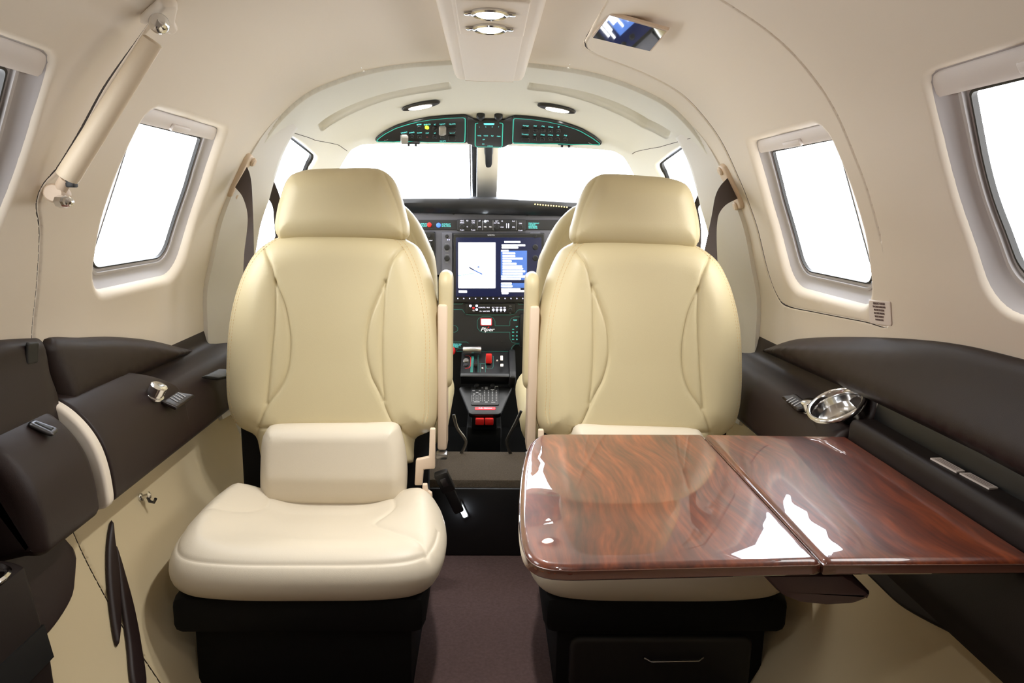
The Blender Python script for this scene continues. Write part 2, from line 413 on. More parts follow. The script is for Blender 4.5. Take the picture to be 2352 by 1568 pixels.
WINR = dict(hr=.020, k=1., s0=.628, s1=.965, y0=1.215, y1=1.61, r=.025, dy=(.022, -.004), P=[(.628, 1.215, .03), (.630, 1.553, .025), (.80, 1.612, .3), (.965, 1.560, .07), (.965, 1.215, .05)])
WINN = dict(hr=.011, k=1.15, s0=.592, s1=.918, y0=.545, y1=.95, r=.025, dy=(.042, 0), P=[(.592, .545, .03), (.594, .905, .025), (.76, .948, .3), (.918, .905, .07), (.918, .545, .05)])
def wpoly(w, side, i=0.):
    dy = w.get('dy', (0, 0))[0 if side < 0 else 1]
    if 'P' in w: P = fillet(offset_poly([p[:2] for p in w['P']], i), [max(p[2] - i * .6, .010) for p in w['P']])
    else: P = rrect(w['s0'] + i, w['s1'] - i, w['y0'] + i, w['y1'] - i, max(w['r'] - i, .012), 10)
    return [(side * a, b + dy) for a, b in P]
YB = -.95
FRONT = 1.80
# exit hatch outline on the right
EX = [(.196, 1.02), (.196, 1.50), (.200, 1.56), (.215, 1.61), (.272, 1.655), (.38, 1.672), (.52, 1.697), (.62, 1.705), (.73, 1.708), (.86, 1.697), (.957, 1.668), (1.0, 1.635), (1.015, 1.59), (1.008, 1.45), (.995, 1.25), (.987, 1.158), (.92, 1.152), (.84, 1.15), (.70, 1.148), (.61, 1.144), (.535, 1.14), (.456, 1.133), (.383, 1.112), (.33, 1.09), (.26, 1.05)]
EXs = cat(EX, 5, True)
# left door
DOORX = [(-.31, .42), (-.31, 1.00), (-.36, 1.035), (-.45, 1.05), (-.554, 1.083), (-.624, 1.087), (-.69, 1.083), (-.745, 1.068), (-.775, 1.045), (-.805, 1.045), (-.84, 1.066), (-.891, 1.076), (-1.013, 1.084), (-1.2, 1.09), (-1.45, 1.10), (-1.68, 1.10), (-1.732, 1.098), (-1.739, 1.09), (-1.74, 1.05), (-1.74, .7), (-1.74, .44), (-1.73, .42), (-1.68, .42), (-.36, .42)]
DOORs = resamp(cat(DOORX, 5, True), .012, True)
hole_gap = .0016
wl = panel('wall_left', [(-.46, YB), (-.46, FRONT), (-SMAX + .001, FRONT), (-SMAX + .001, YB)], LINER,
           holes=[wpoly(WINR, -1)], step=.025) if False else None
def cutpoly(outer, pts): return outer
# wall_left: everything left of s=-.31 except the door
left_outer = [(-.31, YB), (-.31, .42), (-1.74, .42), (-1.74, 1.10)]
dfront = [tuple(p) for p in DOORs if p[1] > .99 or False]
# front edge of the door from bottom to top
iA = min(range(len(DOORs)), key=lambda i: abs(DOORs[i][0] + 1.738) + abs(DOORs[i][1] - 1.09))
iB = min(range(len(DOORs)), key=lambda i: abs(DOORs[i][0] + .31) + abs(DOORs[i][1] - 1.0))
seq = [tuple(DOORs[i]) for i in (range(iB, iA + 1) if iB < iA else range(iA, iB + 1))]
if seq[0][0] > seq[-1][0]: seq = seq[::-1]
wall_left_poly = [(-.31, YB), (-SMAX + .002, YB), (-SMAX + .002, FRONT), (-.31, FRONT)] 
front_seam = seq                       # from s=-1.6 up to s=-.31
wl_front = [(-.31, FRONT), (-.31, seq[-1][1])] + seq[::-1] + [(-1.74, seq[0][1] - .02), (-1.74, .42), (-.31, .42), (-.31, YB), (-SMAX + .002, YB), (-SMAX + .002, FRONT)]
wall_left = struct(panel('wall_left', wl_front, LINER, holes=[wpoly(WINR, -1)], HR=.020, rolls=[(front_seam, .004), ([(-.31, .42), (-1.74, .42)], .004)], step=.024, m2=LOWER))
door = thing('door_1', (-.64, .75, .6), 'cream upholstered cabin door at the left with brown armrest and pocket', 'door')
struct(door)
gapw = lambda a: 0.004 + .006 * math.exp(-((a + .66) / .12) ** 4)
dpoly = [(-.31, .422)] + [(-.31, seq[-1][1] - .002)] + [(a, b - gapw(a)) for a, b in seq[::-1]] + [(-1.74, .422)]
panel('door_liner', dpoly, LINER, holes=[wpoly(WINN, -1)], HR=.011, rolls=[([(-.31, seq[-1][1])] + [(a, b - gapw(a)) for a, b in seq[::-1]], .004)], step=.024, parent=door, m2=LOWER)
ceiling = struct(panel('ceiling', [(-.31, YB), (-.31, FRONT), (.194, FRONT), (.194, YB)], HEAD, step=.03))
wr_outer = [(.194, YB), (SMAX - .002, YB), (SMAX - .002, FRONT), (.194, FRONT)]
hatch_hole = EXs
def wr_panel():
    o = wr_outer
    ob = panel('wall_right', o, LINER, holes=[wpoly(WINN, 1)], step=.024) if False else None
    # the hatch opening touches the ceiling edge: carve it as a notch
    ex = resamp(EXs, .012, True)
    top = [p for p in ex]
    i0 = min(range(len(ex)), key=lambda i: abs(ex[i][0] - .196) + abs(ex[i][1] - 1.50))
    i1 = min(range(len(ex)), key=lambda i: abs(ex[i][0] - .196) + abs(ex[i][1] - 1.02))
    n = len(ex); rot = [tuple(ex[(i0 + k) % n]) for k in range(n)]
    j1 = min(range(n), key=lambda k: abs(rot[k][0] - .196) + abs(rot[k][1] - 1.02))
    if rot[5][1] < rot[0][1]: rot = [rot[0]] + rot[1:][::-1]; j1 = min(range(n), key=lambda k: abs(rot[k][0] - .196) + abs(rot[k][1] - 1.02))
    path = rot[:j1 + 1]
    o = [(.194, YB), (SMAX - .002, YB), (SMAX - .002, FRONT), (.194, FRONT), (.194, path[0][1])] + path + [(.194, path[-1][1])]
    fr = [p for p in path]; ff = [i for i, p in enumerate(path) if p[0] > .84 and p[1] < 1.22 and p[0] < .984]; fr1, fr2 = path[:ff[0]], path[ff[-1] + 1:]
    return struct(panel('wall_right', o, LINER, holes=[wpoly(WINN, 1)], HR=.011, rolls=[(fr1, .003), (fr2, .003)], step=.024, m2=LOWER)), path
wall_right, EXPATH = wr_panel()
_q = np.array(EXs); _w = np.interp(_q[:, 1], [1.16, 1.3, 1.55, 1.63, 1.70], [.0008, .0012, .0016, .004, .0075]); hatch_o = _q + (inset(_q, 1.) - _q) * _w[:, None]; fade = (_q[:, 0] > .84) & (_q[:, 1] < 1.22) & (_q[:, 0] < .984); hatch_o[fade] = _q[fade]
HR_ = [hatch_o[i] for i in range(len(hatch_o)) if not fade[i]]; _k = int(np.argmax(fade)); HR_ = [hatch_o[(i) % len(hatch_o)] for i in range(_k + int(fade.sum()), _k + len(hatch_o))]
hatch = struct(panel('door_2', hatch_o, LINER, holes=[wpoly(WINR, 1)], HR=.020, rolls=[(np.array(HR_), .005)], base=0., step=.022), 'cream emergency exit hatch in the right wall around a window', 'hatch')
# dark strips added behind the seams to block light and read as gap shade
def ribbon(g, line, w, off, closed=False):
    q = resamp(line, .012, closed); 
    if closed: q = np.vstack([q, q[:1]])
    t = np.gradient(q, axis=0); t /= np.linalg.norm(t, axis=1)[:, None] + 1e-12; n = np.stack([-t[:, 1], t[:, 0]], 1)
    A = shell(*(q + n * w / 2).T, off); B = shell(*(q - n * w / 2).T, off); k = len(q)
    return g.add(np.vstack([A, B]), [(i, i + 1, k + i + 1, k + i) for i in range(k - 1)])
SEAMD = mat('seam_shade_and_line', (38, 30, 25), .9, spec=.1)
for k, (ln, cl) in enumerate(((front_seam, False), (EXs, True), ([(-.31, .42), (-1.74, .42)], False), ([(-1.73, .42), (-1.73, 1.12)], False))):
    struct(ribbon(G(), ln, .042, .0085, cl).build('trim_%d' % ((1, 2, 3, 9)[k]), SEAMD))
# back bulkhead, floor, step
V = [shell(s, YB) for s in np.linspace(-SMAX, SMAX, 80)]
struct(obj('wall_back', V, [tuple(range(80))], LINER, smooth=False))
struct(G().box((0, .9, -.02), (1.3, 4.2, .04)).build('floor', CARPET))
struct(G().box((0, 1.84, .105), (1.02, .22, .21), .008).build('trim_4', CARPET2), None)
struct(G().box((0, 1.722, .096), (1.0, .012, .19), .004).build('trim_5', BLACKP), None)

# ---------------------------------------------------------------- windows
def ringloft(w, side, prof, closed=True):
    rings = [np.array(resamp(wpoly(w, side, i), .001, True)) if False else np.array(wpoly(w, side, i)) for i, d in prof]
    V = []; n = len(rings[0])
    k_, h_ = w.get('k', 1.), w.get('hr')
    if h_: prof = [(i * k_ if i > 0 else i, h_ - .006 + (d - .024) * k_) for i, d in prof]; rings = [np.array(wpoly(w, side, i)) for i, d in prof]
    for (i, d), r in zip(prof, rings): V += list(shell(r[:, 0], r[:, 1], d))
    Fc = [(k * n + j, k * n + (j + 1) % n, (k + 1) * n + (j + 1) % n, (k + 1) * n + j) for k in range(len(prof) - 1) for j in range(n)]
    return V, Fc
def window(num, w, side, parent=None):
    root = thing('window_%d' % num, tuple(shell(side * (w['s0'] + w['s1']) / 2, (w['y0'] + w['y1']) / 2, .03)), WLAB[num], 'window'); struct(root)
    V, Fc = ringloft(w, side, [(-.004, .024), (.001, .027), (.003, .031), (.012, .036), (.017, .039), (.021, .0395), (.022, .036), (.0245, .0355), (.027, .036), (.028, .041), (.034, .043)])
    obj('surround', V, Fc, GREY, root, sharp=50)
    dz_ = lambda d: w['hr'] - .006 + (d - .024) * w['k']
    V, Fc = ringloft(w, side, [(.0335, .042), (.034, .0385), (.0365, .0385), (.037, .045)])
    obj('gasket', V, Fc, BLACK, root, sharp=50)
    r = np.array(wpoly(w, side, .036 * w['k'])); P, T = fill(resamp(r, .02, True), (), .05); obj('pane', shell(P[:, 0], P[:, 1], dz_(.0435)), [tuple(t) for t in T], GLASS, root)
    # stowed shade across the top
    s0 = w['s0']; g = G(); dy = w['dy'][0 if side < 0 else 1]; ye = w['P'][1][1]; ys = np.linspace(w['y0'] + .006, ye + .012, 24); prof = [(.003, .042), (.003, .030), (.007, .027), (.027, .027), (.032, .029), (.033, .033), (.033, .042)]
    V = []; 
    for y in ys:
        rr = w['r']; e = min(y - w['y0'], ye + .014 - y); ins = rr - math.sqrt(max(0, rr * rr - (rr - e) ** 2)) if e < rr else 0
        for a, d in prof: V += [shell(side * (s0 + max(a * (w['k'] if a > .01 else 1), ins * .92)), y + dy, dz_(d))]
    k = len(prof); Fc = [(i * k + j, i * k + j + 1, (i + 1) * k + j + 1, (i + 1) * k + j) for i in range(len(ys) - 1) for j in range(k - 1)]
    sh = obj('shade', V, Fc, SHADE, root, sharp=40)
    yc = (w['y0'] + ye) / 2 + dy; g = G(); 
    a = shell(side * (s0 + .024), yc, dz_(.025)); tz = shell(side * (s0 + .034), yc, dz_(.025)) - a; tz /= np.linalg.norm(tz); nn = snorm(side * s0, yc); R = np.stack([tz, [0, 1, 0], nn], 1)
    g.box(a, (.014, .075, .008), .003, R); g.build('pull_tab', SHADE, sh)
    return root
WLAB = {1: 'near left cabin window in the door beside the diagonal strut', 2: 'left cabin window between the door strut and the left seat', 3: 'right cabin window set in the emergency exit hatch', 4: 'large near right cabin window at the photo edge', 5: 'aft left cabin window behind the door', 6: 'aft right cabin window behind the near right window'}
window(1, WINN, -1); window(2, WINR, -1); window(3, WINR, 1); window(4, WINN, 1); 

# ---------------------------------------------------------------- cockpit liner
CW = dict(s0=.572, s1=1.0, y0=1.885, y1=2.14, r=.03)
_cl = hits([(640, 334), (690, 336), (712, 339), (717, 345), (712, 360), (696, 392), (668, 460), (640, 540)]); print('side win', [tuple(round(float(v), 3) for v in p) for p in _cl])
_we = []
for a_, b_ in zip([(1120, 327), (1040, 327), (960, 327), (880, 328), (840, 329), (818, 333), (805, 345), (793, 365), (780, 390)], [(1120, 327), (1196, 329), (1276, 331), (1356, 333), (1396, 335), (1418, 338), (1438, 350), (1452, 370), (1468, 395)]):
    h1, h2 = hit(*a_), hit(*b_); _we.append(((abs(h1[0]) + abs(h2[0])) / 2, (h1[1] + h2[1]) / 2))
_we[0] = (0, _we[0][1]); print('windshield edge', [tuple(round(float(v), 3) for v in p) for p in _we])
front_edge = lambda s: np.interp(abs(s), [p[0] for p in _we] + [.95, 1.1, SMAX], [p[1] for p in _we] + [2.62, 2.68, 2.68])
ss = np.linspace(-SMAX + .002, SMAX - .002, 90)
cock_outer = [(-SMAX + .002, 1.7985)] + [(SMAX - .002, 1.7985)] + [(s, front_edge(s)) for s in ss[::-1]]
COVES = [hits([(722, 283), (760, 255), (820, 227), (900, 203), (980, 188), (1033, 180), (1036, 197), (985, 204), (905, 218), (830, 243), (775, 270), (735, 297)]),
         hits([(1212, 181), (1280, 190), (1360, 207), (1430, 232), (1500, 270), (1552, 300), (1535, 315), (1480, 288), (1410, 250), (1340, 223), (1270, 205), (1212, 199)])]
def cove(P):
    if P is None: return np.vstack([np.vstack([inset(resamp(c, .008, True), k) for k in (-.002, .002, .006, .010, .016)]) for c in COVES])
    o = np.zeros(len(P))
    for c in COVES:
        n2 = len(c) // 2; ins = inside(P, c); sd = segdist(P, c) * np.where(ins, 1, -1); t = np.clip((sd + .001) / .006, 0, 1)
        dU = segdist(P, c[:n2], closed=False); dL = segdist(P, c[n2:], closed=False); t2 = np.clip(sd / .004, 0, 1)
        o += np.where(ins, .027 * t * t * (3 - 2 * t) * (dU / (dU + dL + 1e-9)), 0)
    return o
cock = struct(panel('ceiling_cockpit', cock_outer, COWL, holes=[wpoly(CW, -1), wpoly(CW, 1)], rolls=[([(s, 1.7985) for s in np.linspace(-SMAX, SMAX, 60)], .010)], base=-.008, step=.02, HR=.012, dispf=cove))
for num, sd in ((7, -1), (8, 1)):
    root = thing('window_%d' % num, tuple(shell(sd * .8, 2.1, .02)), ('cockpit side window behind the %s headrest' % ('left' if sd < 0 else 'right')), 'window'); struct(root)
    V, Fc = ringloft(CW, sd, [(-.003, .0), (.0, .006), (.006, .008), (.007, .016)]); obj('gasket', V, Fc, BLACK, root, sharp=50)
    r = np.array(wpoly(CW, sd, .004)); P, T = fill(resamp(r, .02, True), (), .05); obj('pane', shell(P[:, 0], P[:, 1], .015), [tuple(t) for t in T], GLASS, root)
struct(G().box((0, 2.80, .45), (1.36, .03, .90)).build('wall_front', BLACK))
struct(G().box((0, 2.36, .004), (1.2, .85, .012)).build('trim_8', mat('cockpit_floor_black', (9, 9, 9), .95, spec=.1)))
# bulkhead pillars between cabin and cockpit
for k, sd in enumerate((-1, 1)):
    s = np.linspace(.54, 1.35, 40); w = np.interp(s, [.54, .62, .75, .9, 1.1, 1.35], [.0, .012, .034, .040, .038, .030])
    A0 = shell(sd * s, np.interp(s, [.54, .8, 1.2, 1.35], [1.798, 1.76, 1.72, 1.72]) - .001, .004); A = shell(sd * s, np.interp(s, [.54, .8, 1.2, 1.35], [1.798, 1.76, 1.72, 1.72]), -np.interp(s, [.54, .64, .8], [.0, .004, .010])); B = shell(sd * s, 1.88 + 0 * s, -.010 - w); B2 = shell(sd * s, 1.895 + 0 * s, -.010 - w); C_ = shell(sd * s, 1.93 + 0 * s, .004)
    n = len(s); V = np.vstack([A0, A, B, B2, C_]); Fc = [(j * n + i, j * n + i + 1, (j + 1) * n + i + 1, (j + 1) * n + i) for j in range(4) for i in range(n - 1)]
    struct(obj('trim_%d' % (6 + k), V, Fc, PILLAR, sharp=50))
for k, px in enumerate(([(652, 294), (720, 317), (794, 341)], [(1592, 312), (1522, 332), (1456, 348)])):
    struct(ribbon(G(), hits(px), .0016, -.0088).build('trim_%d' % (10 + k), SEAMD))
# windshield: two curved panes, centre post, nose cowl below
def wsh(t, h):   # t -1..1 across, h 0..1 down
    s = t * .60; top = shell(s, front_edge(s) - .01, -.006); bot = np.array([top[0] * 1.28, 2.99 - .22 * abs(t) ** 2, .90]); return top * (1 - h) + bot * h
for k, (a, b) in enumerate(((-1, -.06), (.06, 1))):
    root = thing('window_%d' % (9 + k), tuple(wsh((a + b) / 2, .5)), '%s windshield pane ahead of the instrument panel' % ('left' if k == 0 else 'right'), 'window'); struct(root)
    tt = np.linspace(a, b, 20); hh = np.linspace(0, 1, 8); V = [wsh(t, h) for h in hh for t in tt]
    Fc = [(i * 20 + j, i * 20 + j + 1, (i + 1) * 20 + j + 1, (i + 1) * 20 + j) for i in range(7) for j in range(19)]
    obj('pane', V, Fc, GLASS, root)
YP_ = 2.68
# ================================================================ CABIN FURNISHINGS
def loft(name, sec, y0, y1, m, parent=None, r0=.01, r1=.01, n=6, label=None, sharp=40):
    sec = np.array(sec, float); st = []
    for k in range(n + 1):
        a = math.pi / 2 * k / n; st.append((y0 + r0 * (1 - math.sin(a)) if False else y0 + r0 * (1 - math.cos(a)), r0 * (1 - math.sin(a))))
    for yy in np.linspace(y0 + r0, y1 - r1, 14)[1:-1]: st.append((yy, 0))
    for k in range(n, -1, -1):
        a = math.pi / 2 * k / n; st.append((y1 - r1 * (1 - math.cos(a)), r1 * (1 - math.sin(a))))
    V = []; k = len(sec)
    for y, i in st:
        q = inset(sec, i) if i > 1e-6 else sec
        V += [(p[0], y, p[1]) for p in q]
    Fc = [(i * k + j, i * k + (j + 1) % k, (i + 1) * k + (j + 1) % k, (i + 1) * k + j) for i in range(len(st) - 1) for j in range(k)]
    Fc += [tuple(range(k - 1, -1, -1)), tuple((len(st) - 1) * k + j for j in range(k))]
    return obj(name, V, Fc, m, parent, True, label, sharp)
def mir(P): return [(-a, b) for a, b in P]
def strap(name, L, R, Ys, m, parent, th=.0018):
    """belt webbing between two pixel edges, at depths Ys"""
    n = 28; L = cat(L, 8); R = cat(R, 8); t = np.linspace(0, 1, n)
    f = lambda A: np.stack([np.interp(t, np.linspace(0, 1, len(A)), A[:, i]) for i in (0, 1)], 1)
    L = f(L); R = f(R); Y = np.interp(t, np.linspace(0, 1, len(Ys)), [y[0] if isinstance(y, tuple) else y for y in Ys]); Y2 = np.interp(t, np.linspace(0, 1, len(Ys)), [y[1] if isinstance(y, tuple) else y for y in Ys])
    A = np.array([PY(a[0], a[1], y) for a, y in zip(L, Y)]); B = np.array([PY(b[0], b[1], y) for b, y in zip(R, Y2)]); off = np.array([0, th, 0])
    V = np.vstack([A, B, B + off, A + off]); Fc = [(k * n + i, k * n + i + 1, ((k + 1) % 4) * n + i + 1, ((k + 1) % 4) * n + i) for k in range(4) for i in range(n - 1)]
    Fc += [(0, n, 2 * n, 3 * n), (n - 1, 2 * n - 1, 3 * n - 1, 4 * n - 1)]
    return obj(name, V, Fc, m, parent, True, sharp=50)

# ---------------------------------------------------------------- cabin seats
BP = Plane((0, 1.525, .27), (0, .16, 1))
HP = Plane((0, 1.60, .86), (0, .10, 1))
LP = Plane((0, 1.462, .27), (0, .10, 1))
bo = [(650, 543), (700, 533), (770, 530), (850, 532), (905, 540), (939, 553), (966, 574), (990, 628), (1003, 681), (1013, 735), (1016, 790), (1015, 850), (1009, 921), (1004, 963), (990, 988), (957, 1004), (951, 1030), (950, 1052), (935, 1063), (780, 1064), (615, 1060), (603, 1045), (598, 1020), (590, 998), (556, 980), (536, 953), (526, 910), (524, 845), (528, 765), (538, 703), (554, 649), (572, 609), (591, 580), (618, 558)]
ho = [(690, 394), (720, 389), (770, 387), (850, 386), (880, 392), (905, 413), (924, 455), (936, 500), (941, 522), (936, 546), (900, 556), (770, 556), (660, 552), (640, 544), (633, 520), (637, 488), (646, 452), (657, 420), (671, 402)]
lo_ = [(628, 975), (700, 972), (840, 971), (908, 970), (922, 992), (932, 1035), (936, 1085), (931, 1145), (918, 1157), (780, 1159), (625, 1157), (608, 1150), (601, 1130), (601, 1060), (604, 1008), (613, 988)]
gA = [(653, 648), (653, 700), (650, 760), (647, 790), (640, 867), (634, 918)]
gB = [(620, 571), (636, 597), (646, 620), (653, 648), (672, 695), (682, 745), (685, 790), (680, 840), (665, 880), (640, 915), (617, 965), (606, 992)]
gC = [(894, 650), (890, 720), (887, 787), (888, 860), (893, 912)]
gD = [(931, 574), (912, 600), (902, 625), (895, 650), (876, 690), (859, 735), (852, 785), (854, 822), (864, 860), (880, 892), (908, 955), (928, 975), (950, 1001)]
gE = [(612, 972), (700, 970), (840, 970), (926, 970)]
sL1 = [(648, 547), (613, 577), (583, 620), (562, 680), (550, 740), (544, 800), (540, 850), (541, 900), (548, 945), (560, 972)]
sR1 = [(908, 547), (936, 572), (961, 625), (977, 690), (986, 760), (986, 830), (984, 880), (984, 935), (978, 965)]
hA = [(645, 552), (645, 510), (653, 455), (664, 420), (684, 396)]
hB = [(881, 394), (896, 425), (914, 470), (927, 520), (928, 552)]
cush = [(-.32, 1.115), (-.45, 1.118), (-.535, 1.138), (-.571, 1.19), (-.580, 1.28), (-.574, 1.38), (-.55, 1.45), (-.45, 1.48), (-.2, 1.48), (-.125, 1.455), (-.090, 1.40), (-.072, 1.30), (-.075, 1.2), (-.10, 1.145), (-.17, 1.12)]
def bolster(u, v):
    ly = np.clip((v - 1.14) / .10, 0, 1) * np.clip((1.50 - v) / .06, 0, 1)
    b = .034 * np.exp(-((u + .545) / .055) ** 2) * ly + .026 * np.exp(-((u + .118) / .045) ** 2) * np.clip((v - 1.20) / .12, 0, 1)
    dip = -.034 * np.exp(-((u + .33) / .14) ** 4) * np.clip((v - 1.20) / .18, 0, 1)
    return b + dip + .006 * np.exp(-((v - 1.17) / .04) ** 2)
def cabin_seat(side, label):
    """side -1: as traced; +1: mirrored about the aisle"""
    f = (lambda P: [(u, v) for u, v in P]) if side < 0 else (lambda P: [(-u + .012, v) for u, v in P])
    X0 = -.33 if side < 0 else .342
    root = thing('cabin_seat', (X0, 1.32, 0), label, 'seat', 'rear-facing cream cabin seats')
    O = resamp(cat(f(BP.uvs(bo)), 5, True), .008, True)
    gs = [(cat(f(BP.uvs(q)), 6), .0035, .006) for q in (gA, gB, gC, gD)] + [(cat(f(BP.uvs(gE)), 4), .004, .006)]
    st = [cat(f(BP.uvs(q)), 6) for q in (sL1, sR1)]
    def xw(u, v): 
        uu = (u if side < 0 else -u + .012) + .335
        return .008 * np.cos(np.clip(uu / .2, -1.5, 1.5)) - .012 * np.exp(-(uu / .09) ** 2) * np.clip((.60 - v) / .3, 0, 1) + .010 * np.exp(-((np.abs(uu) - .17) / .05) ** 2)
    gs += [(q, .002, .0018) for q in st]
    br = puff('backrest', O, BP, LEATHER, root, R=.06, front=.062, back=.05, step=.0085, grooves=gs, extra_w=xw)
    Oa = np.array(O)
    def bw(dw):
        def g(u, v):
            d = segdist([(u, v)], Oa); w = .062 * qc(d / .06) + xw(np.array([u]), np.array([v])) * np.clip(d / .072, 0, 1)
            return BP(np.array([u]), np.array([v]), w + dw)[0]
        return g
    for q in st:
        for o2 in (-.0042, .0042):
            t = np.gradient(q, axis=0); t /= np.linalg.norm(t, axis=1)[:, None]; nn = np.stack([-t[:, 1], t[:, 0]], 1)
            dashes('stitching', q + nn * o2, bw(-.0002), STITCH, br, wd=.0016)
    O = resamp(cat(f(HP.uvs(ho)), 5, True), .008, True)
    puff('headrest', O, HP, LEATHER, root, R=.038, front=.040, back=.05, step=.009, grooves=[(cat(f(HP.uvs(q)), 6), .003, .004) for q in (hA, hB)], extra_w=lambda u, v: .012 * np.cos(np.clip(((u if side < 0 else -u + .012) + .325) / .11, -1.5, 1.5)))
    O = resamp(cat(f(LP.uvs(lo_)), 3, True), .008, True); vm = LP.uv(770, 1085)[1]
    puff('lumbar_cushion', O, LP, LEATHER2, root, R=.022, front=.030, back=.03, step=.009, extra_w=lambda u, v: .022 * np.clip(1 - np.abs(v - vm) / np.where(v > vm, .17, .075), 0, 1) ** .8)
    O = resamp(cat(f(cush), 8, True), .009, True)
    mp = lambda u, v, w: np.stack([u, v, .262 + w], -1)
    cu = cat(f(cush), 8, True); seam = inset(cu, .017 if area(cu) > 0 else .017)
    fr = seam[(seam[:, 1] < 1.30)]; order = np.argsort(fr[:, 0])
    yv = lambda P: P
    # piping seam round the front of the cushion
    sm = sorted([tuple(p) for p in seam if p[1] < 1.27], key=lambda p: math.atan2(p[0] - (X0), 1.3 - p[1]))
    wel = [(-.195, 1.43), (-.185, 1.36), (-.215, 1.30), (-.17, 1.24), (-.12, 1.20), (-.10, 1.165)]; wel2 = [(-.47, 1.46), (-.455, 1.38), (-.49, 1.31), (-.54, 1.27)]
    puff('seat_cushion', O, mp, LEATHER2, root, R=.046, front=.044, back=.046, step=.010, grooves=[(np.array(sm), .003, .0035), (cat(f(wel), 6), .006, .004), (cat(f(wel2), 6), .006, .004)], extra_w=lambda u, v: bolster(u if side < 0 else -u + .012, v))
    # black pedestal
    fx = lambda x: x if side < 0 else -x + .012
    base = obj
    g = G(); g.box((fx(-.33), 1.325, .185), (.455, .36, .075), .02); g.build('seat_skirt', SEATBASE, root)
    bs = G().box((fx(-.33), 1.34, .073), (.40, .32, .15), .006).build('pedestal', SEATBASE, root)
    if side > 0:
        dr = puff('drawer_front', resamp(rrect(fx(-.33) - .175, fx(-.33) + .175, .012, .128, .02), .01, True), lambda u, v, w: np.stack([u, 1.180 - w, v], -1), mat('drawer_leather', (26, 22, 21), .5), root, R=.012, front=.010, back=.01, step=.02)
        a = PY(1480, 1510, 1.165); b = PY(1496, 1519, 1.158); c = PY(1605, 1517, 1.158); d = PY(1615, 1509, 1.165)
        G().tube([a, b, c, d], .0022, 8).build('drawer_handle', STEEL, dr)
    # aisle side: stowed armrest, its frame, and the recline linkage
    ar = puff('armrest', resamp(rrect(1.545, 1.635, .50, .772, .03), .008, True), lambda u, v, w: np.stack([fx(-.093 + w), u, v], -1), LEATHER, root, R=.014, front=.0165, back=.014, step=.012)
    g = G(); g.prism([(fx(-.108), 1.535, .36), (fx(-.108), 1.60, .36), (fx(-.108), 1.60, .70), (fx(-.108), 1.535, .70)], ((.022 if side < 0 else -.022), 0, 0), .006)
    fr_ = g.build('armrest_frame', BEIGE, root)
    G().box((fx(-.097), 1.53, .352), (.026, .03, .014), .004).build('end_cap', STEEL, fr_)
    lk = [(987, 985), (1000, 985), (999, 1077), (973, 1079), (970, 1115), (952, 1115), (955, 1056), (985, 1050)]
    A = [PY(x, y, 1.45) for x, y in lk]; A = [(fx(p[0]), p[1], p[2]) for p in A]
    G().prism(A, (0, .014, 0), .003).build('recline_bracket', BEIGE, root)
    lv = [(970, 1113), (981, 1113), (983, 1128), (992, 1133), (993, 1150), (970, 1150)]
    A = [PY(x, y, 1.42) for x, y in lv]; A = [(fx(p[0]), p[1], p[2]) for p in A]
    G().prism(A, (0, .012, 0), .002).build('recline_lever', BEIGE, root)
    # dark frame rails between cushion and backrest
    G().box((fx(-.342), 1.552, .315), (.43, .024, .23), .008).build('frame', SEATBASE, root)
    return root
cabin_seat(-1, 'cream leather seat on the left with its whole seat cushion in view')
cabin_seat(1, 'cream leather seat on the right behind the wooden folding table')

# ---------------------------------------------------------------- pilot seats (seen from behind)
PP = Plane((0, 1.93, .40), (0, .12, 1))
po = [(1.245e3, 1010), (1236, 900), (1232, 760), (1234, 640), (1240, 600), (1258, 552), (1280, 512), (1306, 482), (1350, 470)]
def pilot_seat(side, label):
    c = .365 * side
    root = thing('pilot_seat', (c, 1.85, 0), label, 'seat', 'forward-facing cream pilot seats')
    h = [(-.19, -.03), (-.215, .10), (-.228, .25), (-.222, .36), (-.205, .41), (-.175, .47), (-.135, .515), (-.10, .53), (0, .535)]
    o = h + [(-a, b) for a, b in h[-2::-1]]
    O = resamp(cat([(a + c, b) for a, b in o], 5, True), .012, True)
    puff('backrest', O, PP, LEATHER, root, R=.045, front=.04, back=.05, step=.016, grooves=[(cat([(c + k * .19, .02), (c + k * .195, .25), (c + k * .17, .40), (c + k * .12, .49)], 6), .004, .004) for k in (-1, 1)])
    HP2 = Plane((0, 1.98, .80), (0, .1, 1))
    puff('headrest', resamp(rrect(c - .12, c + .12, -.02, .115, .05), .012, True), HP2, LEATHER, root, R=.035, front=.04, back=.04, step=.016)
    puff('seat_cushion', resamp(rrect(c - .235, c + .258, 1.97, 2.42, .05) if side < 0 else rrect(c - .258, c + .235, 1.97, 2.42, .05), .014, True), lambda u, v, w: np.stack([u, v, .285 + w], -1), LEATHER, root, R=.05, front=.07, back=.08, step=.02)
    G().box((c, 2.18, .11), (.42, .40, .20), .02).build('pedestal', SEATBASE, root)
    rp_ = [(1042, 952), (1050, 982), (1067, 1006), (1070, 1018), (1062, 1036), (1048, 1058)] if side < 0 else [(1197, 943), (1187, 965), (1167, 1004), (1164, 1018), (1172, 1040), (1184, 1062)]
    G().tube(cat([PY(x, y, 1.93) for x, y in rp_], 4), .0045, 8).build('seat_rail_handle', STEEL if side < 0 else DSTEEL, root)
    return root
pilot_seat(-1, 'cream pilot seat showing past the right edge of the left cabin seat')
pilot_seat(1, 'cream pilot seat showing past the left edge of the right cabin seat')

